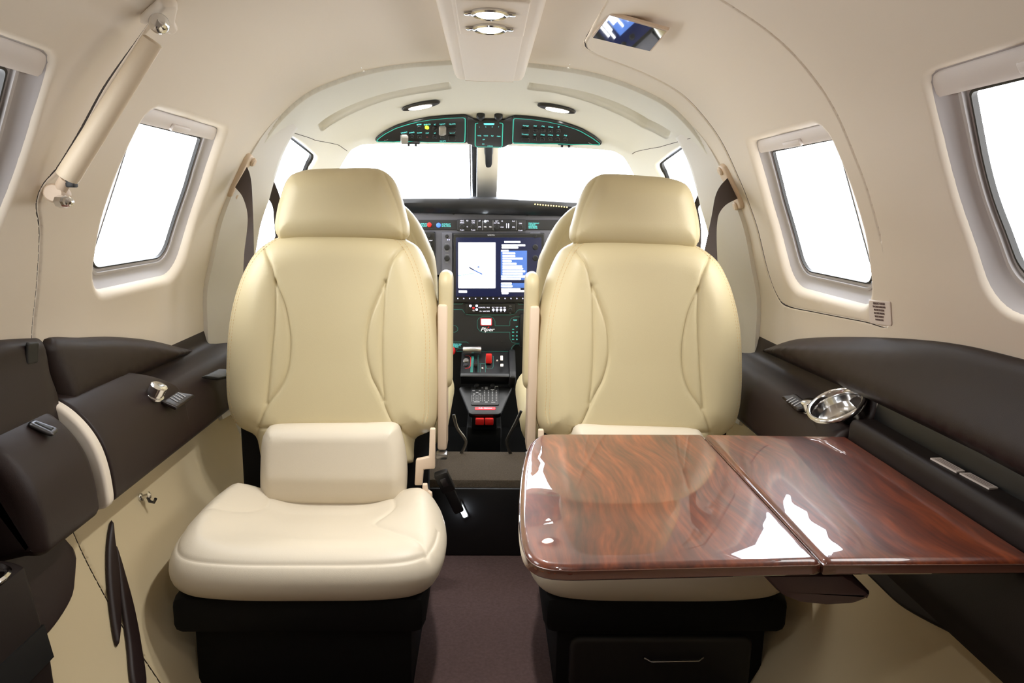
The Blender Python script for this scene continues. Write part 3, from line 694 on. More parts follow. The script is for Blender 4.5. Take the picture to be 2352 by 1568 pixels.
# ---------------------------------------------------------------- shoulder belts
def belt(loc_px, label, plate, slot, L, R, Ys, screws, mount=True):
    h = hit(*loc_px); root = thing('seat_belt', tuple(shell(*h)), label, 'seat belt', 'dark shoulder belts')
    if mount:
        o = resamp(cat(hits(plate), 3, True), .004, True)
        puff('mount_plate', o, lambda u, v, w: shell(u, v, -w), BEIGE, root, R=.006, front=.010, back=.004, step=.01)
        for s_ in screws:
            q = hit(*s_); n_ = -snorm(*q); G().lathe([(.011, 0), (.011, .004), (.008, .007), (0, .0075)], shell(*q, -.009), n_, 16).build('screw_cap', BEIGE, root)
    strap('webbing', L, R, Ys, BELT, root)
belt((555, 400), 'dark brown shoulder belt hanging from the wall mount left of the left headrest', [(566, 354), (580, 358), (583, 374), (549, 450), (540, 458), (526, 456), (523, 444), (545, 395)], None,
     [(540, 430), (556, 450), (566, 478), (569, 505), (566, 540), (561, 580), (558, 640)], [(567, 383), (574, 402), (578, 430), (580, 470), (582, 530), (583, 585), (585, 640)], [(1.745, 1.755), 1.735, 1.71, 1.68, 1.66], [(572, 367), (533, 447)])
belt((1685, 420), 'dark brown shoulder belt hanging from the wall mount right of the right headrest', [(1655, 378), (1668, 380), (1690, 425), (1709, 468), (1706, 478), (1692, 478), (1683, 455), (1660, 400)], None,
     [(1671, 409), (1654, 428), (1643, 452), (1636, 490), (1626, 540), (1617, 585), (1612, 640)], [(1694, 456), (1668, 470), (1652, 490), (1647, 515), (1646, 550), (1648, 600), (1650, 650)], [(1.745, 1.735), 1.725, 1.70, 1.68, 1.66], [(1664, 388), (1699, 469)])
belt((615, 440), 'dark pilot belt crossing the cockpit side window at the left headrest', [], None, [(608, 452), (620, 462), (627, 480), (629, 505), (632, 540), (637, 580)], [(626, 408), (634, 428), (642, 450), (652, 490), (656, 530), (660, 580)], [1.90, 1.92, 1.94, 1.96], [], False)
belt((1620, 450), 'dark pilot belt crossing the cockpit side window at the right headrest', [], None, [(1613, 425), (1604, 445), (1594, 470), (1590, 500), (1590, 560), (1592, 600)], [(1626, 462), (1610, 470), (1604, 480), (1609, 510), (1611, 550), (1606, 600)], [1.90, 1.92, 1.94, 1.96], [], False)
# buckle on its stalk beside the left seat
root = thing('belt_buckle', tuple(PY(1020, 1110, 1.5)), 'black seat belt buckle standing in the aisle beside the left seat', 'buckle')
p0 = PY(1012, 1085, 1.47); p1 = PY(1052, 1168, 1.50); dv = (p1 - p0); dl = np.linalg.norm(dv); dv /= dl; W_ = np.cross([0, 1, 0], dv); W_ /= np.linalg.norm(W_); R_ = np.stack([W_, np.cross(dv, W_), dv], 1)
G().box(p0 + dv * .026, (.031, .018, .056), .004, R_).build('buckle_head', BLACKP, root)
G().box(p0 + dv * .022 - R_[:, 1] * .0095, (.013, .003, .022), .001, R_).build('release_button', DSTEEL, root)
G().box(p0 + dv * (dl * .5 + .02), (.024, .012, dl - .02), .004, R_).build('stalk', BLACK, root)

# ---------------------------------------------------------------- folding table
TZ = .53
tb = thing('folding_table', (.40, 1.02, .49), 'glossy red-brown wooden table folded out in front of the right seat', 'table')
tl = [PZ(*p, TZ)[:2] for p in [(1262, 994), (1238, 998), (1216, 1018), (1202, 1065), (1195, 1130), (1195, 1200), (1203, 1255), (1222, 1283), (1258, 1297), (1310, 1301)]]
X1 = PZ(1895, 1285, TZ)[0] * .5 + PZ(1610, 995, TZ)[0] * .5; Yn = PZ(1600, 1287, TZ)[1]; Yf = PZ(1600, 995, TZ)[1]; X2 = .646; print('table', X1, X2, Yn, Yf)
leafA = [tuple(p) for p in cat(tl, 6)] + [(X1 - .0012, Yn), (X1 - .0012, Yf)]
tm = lambda u, v, w: np.stack([u, v, TZ + w], -1)
puff('table_leaf', resamp(leafA, .006, True), lambda u, v, w: np.stack([u, v, TZ - .009 + w], -1), WOOD, tb, R=.009, front=.009, back=.009, step=.03)
leafB = [(X1 + .0012, Yn), (X2, Yn + .004), (X2, Yf - .004), (X1 + .0012, Yf)]
puff('table_leaf', resamp(leafB, .006, True), lambda u, v, w: np.stack([u, v, TZ - .009 + w], -1), WOOD, tb, R=.009, front=.009, back=.009, step=.03)
def edge_band(line, m, par):
    q = inset(resamp(line, .008, True), .0045); g = G(); prof = [(.002, -.012), (-.003, -.014), (-.0062, -.011), (-.0045, -.006), (-.0048, -.0015), (.0005, -.0005)]
    V = []; n = len(q)
    for i, dz in prof:
        r = inset(q, i); V += [(a, b, TZ + dz - .004) for a, b in r]
    Fc = [(k * n + j, k * n + (j + 1) % n, (k + 1) * n + (j + 1) % n, (k + 1) * n + j) for k in range(len(prof) - 1) for j in range(n)]
    obj('edge_band', V, Fc, m, par, True, sharp=60)
edge_band(leafA, WOODEDGE, tb); edge_band(leafB, WOODEDGE, tb)
g = G(); 
for y in (Yn + .02, Yf - .03): G().lathe([(.005, -.012), (.005, .012)], (X1, y, TZ - .012), (0, 1, 0), 12).build('hinge', STEEL, tb)
pass
# brown lip under the near edge
A = [PY(x, y, Yn + .03) for x, y in [(1752, 1322), (1800, 1372), (1840, 1388), (1900, 1394), (1960, 1391), (1998, 1378), (2004, 1365), (1960, 1335), (1940, 1322)]]
G().prism(A, (0, .10, .0), .008).build('support_bracket', mat('bracket_brown', (88, 68, 68), .45), tb)

# ---------------------------------------------------------------- side ledges and pads
ASEC = [(-.715, .60), (-.695, .606), (-.672, .596), (-.650, .578), (-.630, .552), (-.616, .522), (-.608, .485), (-.605, .445), (-.607, .430), (-.618, .424), (-.635, .424), (-.715, .424)]
ASECs = resamp(cat(ASEC, 4, True), .008, True)
LSEC = [(-.715, .605), (-.700, .598), (-.690, .567), (-.665, .553), (-.645, .543), (-.628, .525), (-.616, .50), (-.608, .475), (-.605, .445), (-.607, .430), (-.618, .424), (-.635, .424), (-.715, .424)]
LSECs = resamp(cat(LSEC, 4, True), .008, True)
la = thing('side_ledge', (-.65, 1.5, .45), 'long brown ledge along the left wall with chrome knob and switches', 'ledge')
loft('ledge', LSECs, 1.36, 1.98, BROWN, la, .004, .02)
lid = loft('storage_lid', ASECs, 1.098, 1.405, BROWN, la, .006, .012)
for v in lid.data.vertices:
    wx, wy = v.co.x + ORG[lid.name][0], v.co.y + ORG[lid.name][1]
    if wy > 1.22: v.co.y -= max(0, -wx - .625) * 2.1 * min(1, (wy - 1.22) / .17)
SP = Plane((-.655, 1.45, .552), (0, 1, 0), U=(1, 0, -.62))
def switch_plate(par, P, px, nm='switch_panel'):
    o = resamp(P.uvs(px), .004, True)
    if area(o) < 0: o = o[::-1]
    sp = puff(nm, o, lambda u, v, w: P(u, v, w + .004), mat('switch_gloss', (24, 13, 12), .3), par, R=.004, front=.004, back=.004, step=.01)
    c = np.mean(o, 0); g = G()
    for k in range(4): g.add([P(c[0] + a, c[1] + (k - 1.5) * .012 + b, .0087) for a, b in ((-.012, -.002), (.004, -.002), (.004, .002), (-.012, .002))], [(0, 1, 2, 3)])
    g.build('switch_marking', GREYT, sp)
switch_plate(la, SP, [(367, 928), (402, 905), (446, 913), (404, 944)])
def knob(par, c, ax, r=.011, h=.022, nm='reading_light_knob'):
    prof = [(r * 1.12, 0), (r * 1.12, .003), (r * .9, .004), (r * .9, h * .35), (r, h * .4), (r, h * .95), (r * .85, h), (0, h)]
    G().lathe(prof, c, ax, 18).build(nm, CHROME, par, sharp=30)
kp = SP.uv(347, 922); knob(la, SP(kp[0], kp[1], .012 * np.sign(SP.W[2])), SP.W * np.sign(SP.W[2]) + np.array([.1, -.1, .25]), .0155, .026)
# chrome-rimmed tray near the seat
o = SP.uvs([(462, 868), (500, 850), (530, 852), (530, 868), (500, 874)]); puff('tray', resamp(o, .004, True), lambda u, v, w: SP(u, v, w + .002), BLACKP, la, R=.004, front=.004, back=.003, step=.01)
# padded upper panel (left wall)
pad = puff('padded_wall_panel', resamp(cat(hits([(101, 779), (180, 775), (255, 773), (335, 780), (400, 795), (434, 806), (395, 826), (290, 872), (180, 915), (128, 936), (112, 895), (99, 840)]), 5, True), .012, True), lambda u, v, w: shell(u, v, -w), BROWN, None, R=.02, front=.016, back=.004, step=.018,
           extra_w=lambda u, v: .022 * np.clip((-u - 1.03) / .13, 0, 1)); tag(pad, 'brown padded panel tapering forward above the left armrest ledge', 'wall panel')
# ---- door fittings
dpad = puff('padded_panel', resamp([hit(0, 780), hit(50, 777), hit(90, 776), hit(95, 812), hit(98, 850), hit(112, 905), (-1.205, 1.075), (-1.205, .5), (-1.0, .5)], .012, True), lambda u, v, w: shell(u, v, -w), BROWN, door, R=.02, front=.016, back=.004, step=.018, extra_w=lambda u, v: .022 * np.clip((-u - 1.03) / .13, 0, 1))
g = G(); q = rrect(*sorted((hit(70, 800)[0], hit(38, 800)[0])), 0, 1, .1)
a = hits([(34, 782), (62, 780), (60, 833), (32, 838)]); puff('latch_recess', resamp(a, .004, True), lambda u, v, w: shell(u, v, -.0165 - w), BLACK, dpad, R=.004, front=.003, back=.002, step=.01)
dar = loft('door_armrest', ASECs, .905, 1.066, BROWN, door, .022, .024, n=8)
DP = Plane((-.668, .95, .593), (0, 1, 0), U=(1, 0, -.62))
o = DP.uvs([(58, 977), (74, 968), (135, 990), (119, 1005)]); o = resamp(fillet(o, [.006] * 4), .002, True); o = o if area(o) > 0 else o[::-1]
hd = puff('handle_bezel', o, lambda u, v, w: DP(u, v, w + .002), DSTEEL, dar, R=.004, front=.004, back=.003, step=.01)
puff('handle_recess', inset(o, .006), lambda u, v, w: DP(u, v, w + .0052), BLACK, hd, R=.002, front=.002, back=.002, step=.01)
PSEC = resamp([(-.71, .437), (-.640, .432), (-.622, .422), (-.612, .36), (-.602, .29), (-.60, .22), (-.70, .19)], .015, True)
pk = loft('door_pocket', PSEC, .45, .900, BROWN2, door, .01, .012)
G().prism([(-.610, .46, .335), (-.610, .895, .335), (-.602, .895, .285), (-.602, .46, .285)], (.004, 0, 0)).build('pocket_slot', BLACK, pk)
cc = (-.648, .842); G().lathe([(.035, 0), (.037, .004), (.034, .007), (.030, .005), (.029, .001), (0, .001)], (cc[0], cc[1], .4315), (0, 0, 1), 40).build('cup_holder', CHROME, pk, sharp=60)
o = hits([(172, 1268), (168, 1330), (160, 1375), (120, 1440), (60, 1502), (0, 1562)]); lowp = [tuple(p) for p in cat(o, 5)] + [(-1.66, .5), (-1.19, .5), (-1.19, 1.0)]
puff('kick_panel', resamp(lowp, .012, True), lambda u, v, w: shell(u, v, -w), BROWN, door, R=.006, front=.006, back=.004, step=.03)
# cream jamb lip between door and ledge
jm = loft('jamb_lip', resamp(inset(ASECs, -.002), .008, True), 1.072, 1.094, LINER, None, .006, .006); tag(jm, 'cream curved jamb lip between the brown door armrest and wall ledge', 'jamb')
# loose brown seal straps below
for nm, px, lb in (('door_seal', [(252, 1195), (242, 1240), (240, 1310), (246, 1390), (262, 1486), (271, 1450), (272, 1390), (268, 1310), (259, 1250)], 'short brown door seal strip hanging below the left armrest'),
                   ('door_strap', [(255, 1252), (264, 1262), (283, 1325), (303, 1400), (318, 1480), (330, 1580), (298, 1580), (286, 1475), (273, 1385), (262, 1310)], 'long brown strap running down to the floor beside the door seal')):
    o = resamp(cat(hits(px), 4, True), .006, True); tag(puff(nm, o, lambda u, v, w: shell(u, v, -.003 - w), BROWN, None, R=.007, front=.006, back=.003, step=.012), lb, 'strap')
hk = thing('coat_hook', tuple(shell(*hit(325, 1138))), 'small chrome hook on the cream wall under the left armrest', 'hook')
q = hit(322, 1142); n_ = -snorm(*q); G().lathe([(.008, 0), (.008, .003), (.004, .005), (.004, .016), (.007, .019), (0, .022)], shell(*q, 0), n_, 14).build('stem', CHROME, hk)
q2 = shell(*q, -.014); G().tube([q2, q2 + np.array([.004, 0, -.012]), q2 + np.array([.012, 0, -.014]), q2 + np.array([.016, 0, -.006])], .003, 8).build('prong', DSTEEL, hk)

# ---- right side
rp = puff('padded_wall_panel', resamp(cat([(.968, .45), hit(2352, 825), hit(2200, 790), hit(2090, 778), hit(2000, 774), hit(1900, 774), hit(1830, 779), hit(1785, 793), hit(1757, 806), (1.14, 1.62), (1.135, 1.45), (1.128, 1.2), (1.124, .9), (1.12, .45)], 4, True), .012, True), lambda u, v, w: shell(u, v, -w), BROWN, None, R=.022, front=.016, back=.004, step=.018,
          extra_w=lambda u, v: .028 * np.clip((u - .99) / .10, 0, 1)); tag(rp, 'long brown padded panel under the right windows', 'wall panel')
ra = thing('side_cabinet', (.66, 1.1, .4), 'brown ledge along the right wall with cup holder, switches and table slot', 'cabinet')
RL = resamp(cat([(.715, .612), (.700, .606), (.690, .565), (.665, .547), (.645, .535), (.628, .518), (.616, .50), (.608, .47), (.605, .445), (.607, .430), (.618, .424), (.635, .424), (.715, .424)], 4, True), .008, True)
loft('ledge', RL, 1.173, 1.98, BROWN, ra, .012, .02)
SPR = Plane((.655, 1.4, .546), (0, 1, 0), W=(-.62, 0, 1), U=(1, 0, .62))
switch_plate(ra, SPR, [(1797, 916), (1832, 910), (1868, 938), (1832, 947)])
knob(ra, np.array([.648, 1.312, .533]), (-.45, -.1, 1), .0135, .022)
c = np.array([.656, 1.228, .566]); CUPW = np.array([-.62, -.10, 1.]); 
G().lathe([(.050, -.03), (.052, -.002), (.055, .003), (.054, .007), (.049, .009), (.045, .006), (.043, -.006), (.041, -.018), (0, -.019)], c, CUPW, 48).build('cup_holder', CHROME, ra, sharp=60)
loft('table_box', resamp([(.715, .512), (.652, .512), (.640, .505), (.628, .46), (.622, .41), (.63, .365), (.715, .35)], .012, True), .4, 1.16, BROWN2, ra, .01, .02)
loft('slot_rail', resamp([(.714, .615), (.699, .610), (.693, .59), (.690, .563), (.690, .55), (.714, .55)], .006, True), .4, 1.17, BLACKP, ra, .004, .01)
loft('slot_lip', resamp([(.692, .5625), (.655, .562), (.6485, .558), (.6465, .55), (.6465, .518), (.692, .518)], .006, True), .4, 1.168, BROWN2, ra, .004, .01)
for px in ([(2137, 1051), (2160, 1050), (2217, 1081), (2197, 1083)], [(2204, 1085), (2228, 1085), (2293, 1119), (2272, 1121)]):
    A = [PZ(x, y, .5645) for x, y in px]; s_ = obj('instruction_label', A + [(p[0], p[1], .562) for p in A], [(0, 1, 2, 3), (7, 6, 5, 4), (0, 4, 5, 1), (1, 5, 6, 2), (2, 6, 7, 3), (3, 7, 4, 0)], PLACARD, ra, False)
    A = np.array(A); g = G()
    for k in range(3):
        f0, f1 = (k + .7) / 4, (k + 1.0) / 4; a = A[0] + (A[1] - A[0]) * f0; b = A[0] + (A[1] - A[0]) * f1; c_ = A[3] + (A[2] - A[3]) * f1; d_ = A[3] + (A[2] - A[3]) * f0
        q0 = lambda p, q, t: p + (q - p) * t
        up = np.array([0, 0, .0004]); g.add([q0(a, d_, .1) + up, q0(b, c_, .1) + up, q0(b, c_, .9) + up, q0(a, d_, .9) + up], [(0, 1, 2, 3)])
    g.build('print', INK, s_)
o = hits([(1975, 1300), (2020, 1345), (2080, 1398), (2200, 1462), (2352, 1540)]); kp_ = [tuple(p) for p in cat(o, 5)] + [(1.40, .45), (1.22, .45), (1.22, 1.12)]
puff('lower_panel', resamp(kp_, .012, True), lambda u, v, w: shell(u, v, -w), BROWN2, ra, R=.006, front=.006, back=.004, step=.03)

# ---------------------------------------------------------------- door strut
ds = thing('door_strut', tuple(PX(260, 250, -.53)), 'leather wrapped diagonal strut holding the left door', 'strut')
ha = hit(352, 92, -.035); hb = hit(152, 412, -.035); a = shell(*ha, -.035); b = shell(*hb, -.035)
t_ = (b - a) / np.linalg.norm(b - a)
G().tube([a, a + t_ * .002] + [a + (b - a) * f for f in np.linspace(.02, .98, 12)] + [b], .0145, 20, rs=[.011, .0135] + list(np.linspace(.0135, .0155, 12)) + [.0145]).build('leather_sleeve', BEIGE if False else mat('strut_leather', (216, 200, 175), .5, bump=.2, bscale=900), ds, sharp=50)
q = hit(368, 52, -.03); c = shell(*q, -.03); G().lathe([(.0, -.014), (.009, -.011), (.013, -.003), (.013, .003), (.009, .011), (0, .014)], c, (.3, -1, .2), 20).build('ball_joint', CHROME, ds)
o = resamp(cat(hits([(312, 40), (350, 2), (362, -12), (398, -12), (390, 30), (396, 48), (372, 62), (345, 30)]), 3, True), .004, True); puff('upper_bracket', o, lambda u, v, w: shell(u, v, -.008 - w), LINER, ds, R=.006, front=.008, back=.008, step=.01)
q = hit(128, 446, -.02); c = shell(*q, -.022); G().tube([b, c], .009, 12).build('lower_rod', BEIGE, ds)
G().lathe([(.010, -.016), (.0135, -.014), (.0135, .014), (.011, .017)], c, (.2, -1, .1), 20).build('pivot', BEIGE, ds, sharp=40)
c2 = PY(147, 463, c[1] - .02); G().lathe([(.009, -.010), (.009, .004), (.007, .004), (.007, .012), (.0035, .013), (0, .016)], c2, (1, -.5, 0), 8).build('bolt', CHROME, ds, sharp=30)
G().box(b + t_ * .004 + np.array([.008, 0, -.004]), (.012, .012, .012), .002).build('clip', BLACK, ds)

# ---------------------------------------------------------------- hatch mirror and placard
mi = thing('sun_visor_mirror', tuple(shell(*hit(1450, 72), -.004)), 'small rectangular mirror on the ceiling at the top of the exit hatch', 'mirror')
mh = [shell(*hit(*p), -.004) for p in [(1400, 27), (1537, 66), (1497, 114), (1360, 82)]]; c = np.mean(mh, 0)
U_ = mh[1] - mh[0]; U_ /= np.linalg.norm(U_); V_ = mh[3] - mh[0]; V_ -= U_ * V_.dot(U_); V_ /= np.linalg.norm(V_); N_ = np.cross(U_, V_); N_ *= -np.sign(N_[2])
hw = .5 * np.linalg.norm(mh[1] - mh[0]); hv = .5 * abs((mh[3] - mh[0]).dot(V_)); 
_in = c - CAM; _in /= np.linalg.norm(_in); _out = np.array([.03, YP_, .69]) - c; _out /= np.linalg.norm(_out); N2 = _out - _in; N2 /= np.linalg.norm(N2); print('mirror tilt', math.degrees(math.acos(abs(N2.dot(N_)))))
N_ = N_ + (N2 - N_) * .6; N_ /= np.linalg.norm(N_); U_ -= N_ * U_.dot(N_); U_ /= np.linalg.norm(U_); V_ = np.cross(N_, U_); V_ *= np.sign((mh[3] - mh[0]).dot(V_)); c = c + N_ * .006
R_ = np.stack([U_, V_, N_], 1); sk = (mh[3] - mh[0]).dot(U_) * .5
def skew(dz, f):
    o = []
    for p in [(1400, 27), (1537, 66), (1497, 114), (1360, 82)]: v = ray(*p); o.append(c + (CAM + v * ((c - CAM).dot(N_) / v.dot(N_)) - c) * f + N_ * dz)
    return o
G().prism(skew(-.002, 1.0), N_ * .005).build('mirror_frame', BEIGE, mi, False)
G().prism(skew(.003, .95), N_ * .0012).build('mirror_face', MIRROR, mi, False)
def text(name, body, loc, size, m, parent, X=(1, 0, 0), Z=(0, -1, 0), align='CENTER', ext=.0002, off=0., shear=0, sx=1.):
    cu = bpy.data.curves.new(name, 'FONT'); cu.body = body; cu.size = size; cu.align_x = align; cu.align_y = 'CENTER'; cu.extrude = ext; cu.offset = off; cu.shear = shear; cu.space_line = .95; cu.resolution_u = 2
    o = bpy.data.objects.new('tmp_text', cu); COL.objects.link(o)
    bpy.context.view_layer.update(); me = bpy.data.meshes.new_from_object(o.evaluated_get(bpy.context.evaluated_depsgraph_get()))
    bpy.data.objects.remove(o); bpy.data.curves.remove(cu)
    x = Vector(X).normalized(); z = Vector(Z).normalized(); y = z.cross(x).normalized(); x = y.cross(z)
    R3 = Matrix((x * sx, y, z)).transposed(); Lc = Vector(loc)
    TEXTS.setdefault((parent.name, name, m.name), G()).add([tuple(R3 @ v.co + Lc) for v in me.vertices], [tuple(f.vertices) for f in me.polygons])
    bpy.data.meshes.remove(me)
TEXTS = {}
def flush_texts():
    for (pn, nm, mn), g in TEXTS.items(): g.build(nm, bpy.data.materials[mn], bpy.data.objects[pn], False)
OFP = .0035
pl = [(1998, 688), (2047, 692), (2050, 748), (1999, 742)]; q = hits(pl); o = resamp(q, .004, True)
pc = puff('exit_placard', o, lambda u, v, w: shell(u, v, -w - .001), PLACARD, None, R=.0015, front=.0012, back=.001, step=.01); tag(pc, 'small printed placard below the rear corner of the exit hatch', 'placard')
A = [shell(*h, -.0026) for h in q]; Xd = A[1] - A[0]; Zd = -snorm(*np.mean(q, 0))
for k, (s_, sz) in enumerate((('EMERGENCY OXYGEN', 1.15), ('TO ACTIVATE LOWER DOOR', .95), ('PULL MASK TO EXTEND', .95), ('PLACE MASK OVER FACE', .95), ('BREATHE NORMALLY', .95), ('NO SMOKING IN USE', .85))):
    t = (k + .9) / 7.4; c = A[0] * (1 - t) + A[3] * t; d_ = A[1] * (1 - t) + A[2] * t
    text('placard_text', s_, (c + d_) / 2, .0052 * sz, INK, pc, d_ - c, Zd, off=.0001, sx=.62)

# ---------------------------------------------------------------- ceiling console with downlights
cs = thing('ceiling_console', (.0, .6, 1.22), 'long cream overhead console down the middle of the ceiling with two lamps', 'console')
csec = [(-.098, 1.285), (-.094, 1.262), (-.084, 1.228), (-.078, 1.219), (-.070, 1.216), (.070, 1.216), (.078, 1.219), (.084, 1.228), (.094, 1.262), (.098, 1.285)]
loft('housing', csec, -.9, 1.80, LINER, cs, .01, .022, sharp=60)
pan = [(-.058, 1.218), (-.058, 1.2135), (-.055, 1.212), (.055, 1.212), (.058, 1.2135), (.058, 1.218)]
loft('raised_panel', pan, -.85, 1.775, LINER, cs, .004, .006, sharp=60)
zc = 1.2115
p = [PZ(x, y, zc) for x, y in ((1062, 8), (1190, 8), (1186, 82), (1068, 80))]
yl0 = p[0][1]; yl1 = p[2][1]
lp = puff('light_panel', resamp(rrect(-.0525, .0585, yl0 - .03, yl1, .008), .006, True), lambda u, v, w: np.stack([u, v, zc - w], -1), LINER, cs, R=.003, front=.003, back=.002, step=.02)
def downlight(x, y, par):
    dl_ = G(); dl_.lathe([(.030, 0), (.030, .004), (.026, .006), (.022, .004)], (x, y, zc - .002), (0, 0, -1), 32)
    for k in (-1, 1): dl_.box((x + k * .033, y, zc - .004), (.014, .016, .005), .002)
    o = dl_.build('lamp_bezel', CHROME, par, sharp=40)
    G().lathe([(.0215, 0), (.0215, .004), (.018, .0055), (0, .006)], (x, y, zc - .002), (0, 0, -1), 32).build('lamp_lens', LAMP, o)
l1 = PZ(1125, 35, zc - .006); l2 = PZ(1125, 69, zc - .006)
for l in (l1, l2): downlight(l[0], l[1], cs)
for y in (.22, -.30): downlight(0.003, y, cs);  # unseen aft lamps, added to light the seat fronts
# ================================================================ COCKPIT
YP = 2.68
IP = Plane((0, YP, 0), (0, 0, 1))          # instrument panel plane: u = x, v = z, w towards the cabin
def ppoly(px): return IP.uvs(px)
def plate(name, px, th, m, par, w0=0., r=None, bev=.002, step=.04, label=None):
    o = resamp(ppoly(px) if r is None else rrect(*px, r), .004, True)
    return puff(name, o, lambda u, v, w: IP(u, v, w + w0 + th / 2), m, par, R=bev, front=th / 2, back=th / 2, step=step, label=label)
def rect_px(x0, y0, x1, y1): return [(x0, y0), (x1, y0), (x1, y1), (x0, y1)]
def pxz(px, py, w=0.): u, v = IP.uv(px, py); return IP(u, v, w)
def stripes(name, px_lines, wd, m, par, w=.0006, mp=None):
    g = G()
    for ln in px_lines:
        q = resamp(ppoly(ln), .003); t = np.gradient(q, axis=0); t /= np.linalg.norm(t, axis=1)[:, None] + 1e-12; n = np.stack([-t[:, 1], t[:, 0]], 1)
        A = q + n * wd / 2; B = q - n * wd / 2; k = len(q)
        g.add(np.vstack([IP(A[:, 0], A[:, 1], w + 0 * A[:, 0]), IP(B[:, 0], B[:, 1], w + 0 * A[:, 0])]), [(i, i + 1, k + i + 1, k + i) for i in range(k - 1)])
    return g.build(name, m, par, False)
def ptext(body, px, py, hpx, m, par, w=.0008, align='CENTER', sx=1., off=0., shear=0, name='lettering'):
    return text(name, body, pxz(px, py, w), hpx / 600 * 1.35, m, par, align=align, sx=sx, off=off, shear=shear)
def pknob(name, px, py, r, h, m, par, w=0., n=20):
    G().lathe([(r * 1.1, 0), (r * 1.1, h * .25), (r * .95, h * .3), (r * .9, h * .95), (r * .8, h), (0, h)], pxz(px, py, w), (0, -1, 0), n).build(name, m, par, sharp=35)
ip = thing('instrument_panel', (0, YP + .01, .6), 'grey and black cockpit instrument panel with teal outlines between the seats', 'instrument panel')
# main board: upper grey, lower black
up = [(-.50, .64), (-.52, .70), (-.50, .85), (-.44, .885), (.44, .885), (.50, .85), (.52, .70), (.50, .64)]
puff('upper_board', resamp(up, .01, True), lambda u, v, w: IP(u, v, w - .004), PANELM, ip, R=.004, front=.004, back=.004, step=.06)
lw = [(-.50, .655), (-.50, .42), (-.30, .36), (-.115, .353), (.10, .353), (.115, .385), (.30, .40), (.50, .44), (.50, .655)]
puff('lower_board', resamp(lw, .008, True), lambda u, v, w: IP(u, v, w - .004), PANELD, ip, R=.003, front=.004, back=.004, step=.06)
st_ = plate('annunciator_strip', rect_px(880, 505, 1330, 528), .003, PANELD, ip, .0002)
stripes('outline', [
    [(1030, 698), (1062, 698), (1063, 696)], [(1030, 710.5), (1062, 710.5), (1066, 717), (1072, 722), (1082, 723), (1172, 723), (1182, 721), (1188, 714), (1191, 711), (1210, 711)],
    [(1190, 697), (1192, 699), (1210, 699)],
    [(1171, 762.5), (1110, 762.5), (1102, 760), (1097, 753), (1096, 745), (1096, 738), (1099, 731), (1108, 727), (1126, 727), (1133, 730), (1137, 737), (1137, 748), (1171, 748), (1171, 738), (1174, 731), (1182, 727.5), (1215, 727.5)],
    [(1171, 762.5), (1171.5, 778), (1176, 786), (1184, 788), (1215, 788)], [(1215, 790), (1184, 790), (1177, 795), (1173, 804), (1170, 806.5), (1048, 806.5), (1050, 801), (1054, 799.5), (1064, 799.5)],
    [(1030, 785), (1072, 785), (1076, 788)], [(1030, 747), (1045, 747), (1050, 751), (1052, 755), (1050, 760), (1045, 762.5), (1030, 762.5)]], .0017, TEALD, ip)
ptext('DISPLAY', 974, 514, 3.6, TEALT, ip, .004, sx=.8); ptext('BACKUP', 974, 518.6, 3.6, TEALT, ip, .004, sx=.85)
ptext('AUTOPILOT', 1014.5, 514.5, 3.6, TEALT, ip, .004, 'LEFT', sx=.75); ptext('LEVEL MODE', 1014.5, 518.8, 3.6, TEALT, ip, .004, 'LEFT', sx=.75)
ptext('APPROVED', 953, 521.5, 3.6, TEALT, ip, .004, sx=.85)
for k, s_ in enumerate(('STANDBY COMPASS NOT', 'TO BE USED FOR', 'NAVIGATION WHEN', 'HEATERS OPERATING')): ptext(s_, 1213.5, 512.6 + k * 3.5, 3.0, TEALT, ip, .004, 'LEFT', sx=.52)
pknob('warning_button', 986.5, 516, .0082, .010, RED, ip, .003); pknob('level_button', 1007.5, 517, .0082, .010, BLUEB, ip, .003)
for x, y in ((1042, 491), (1118, 492), (1211.5, 494)): pknob('panel_screw', x, y, .0035, .002, BLACK, ip, 0, 10)
plate('gear_light', rect_px(1105.5, 732.5, 1128, 745.5), .004, mat('gear_light_lit', (255, 225, 225), .4, emit=(255, 205, 205), estr=1.6), ip, 0); plate('gear_light_rim', rect_px(1104, 731, 1129.5, 747), .002, REDLIT, ip, 0)
lg = ptext('Piper', 1119, 756.5, 9, mat('logo_white', (225, 225, 228), .5, emit=(220, 220, 225), estr=.4), ip, .001, sx=1.25, off=.0003, shear=.3, name='logo')
g = G(); A = [pxz(*p, .0008) for p in ((1119, 753), (1123, 748.5), (1124, 753))]; g.add(A, [(0, 1, 2)]); g.build('logo_mark', RED, ip, False)
g = G(); A = [pxz(*p, .0008) for p in ((1124, 754), (1126.5, 752), (1126, 754.5))]; g.add(A, [(0, 1, 2)]); g.build('logo_mark', mat('logo_blue', (60, 80, 200), .5), ip, False)
ptext('FLAP', 1183.5, 735, 3.4, TEALT, ip, sx=.9)
for y, a in ((750, 'UP'), (756, ''), (762.5, '10'), (771, '20'), (779, '36')):
    if a: ptext(a, 1187, y, 3, TEALT, ip)
for y in (756, 762.5, 771, 779): plate('flap_mark', rect_px(1176, y - 1, 1181, y + 1), .0008, TEAL, ip, 0, bev=.0004)
for k, s_ in enumerate(('EMERGENCY GEAR', 'EXTENSION PULL', 'TO RELEASE')): ptext(s_, 1041, 790 + k * 3.2, 2.8, TEALT, ip, sx=.6, align='LEFT')
G().box(pxz(1200, 757, .012), (.022, .02, .13), .004).build('flap_lever_slot', BLACKP, ip)
pknob('gear_pull_knob', 1036, 805, .016, .03, RED, ip)
for x, y in ((1153, 785.5), (1116, 803), (1160, 803)): pknob('panel_screw', x, y, .003, .002, BLACK, ip, 0, 10)
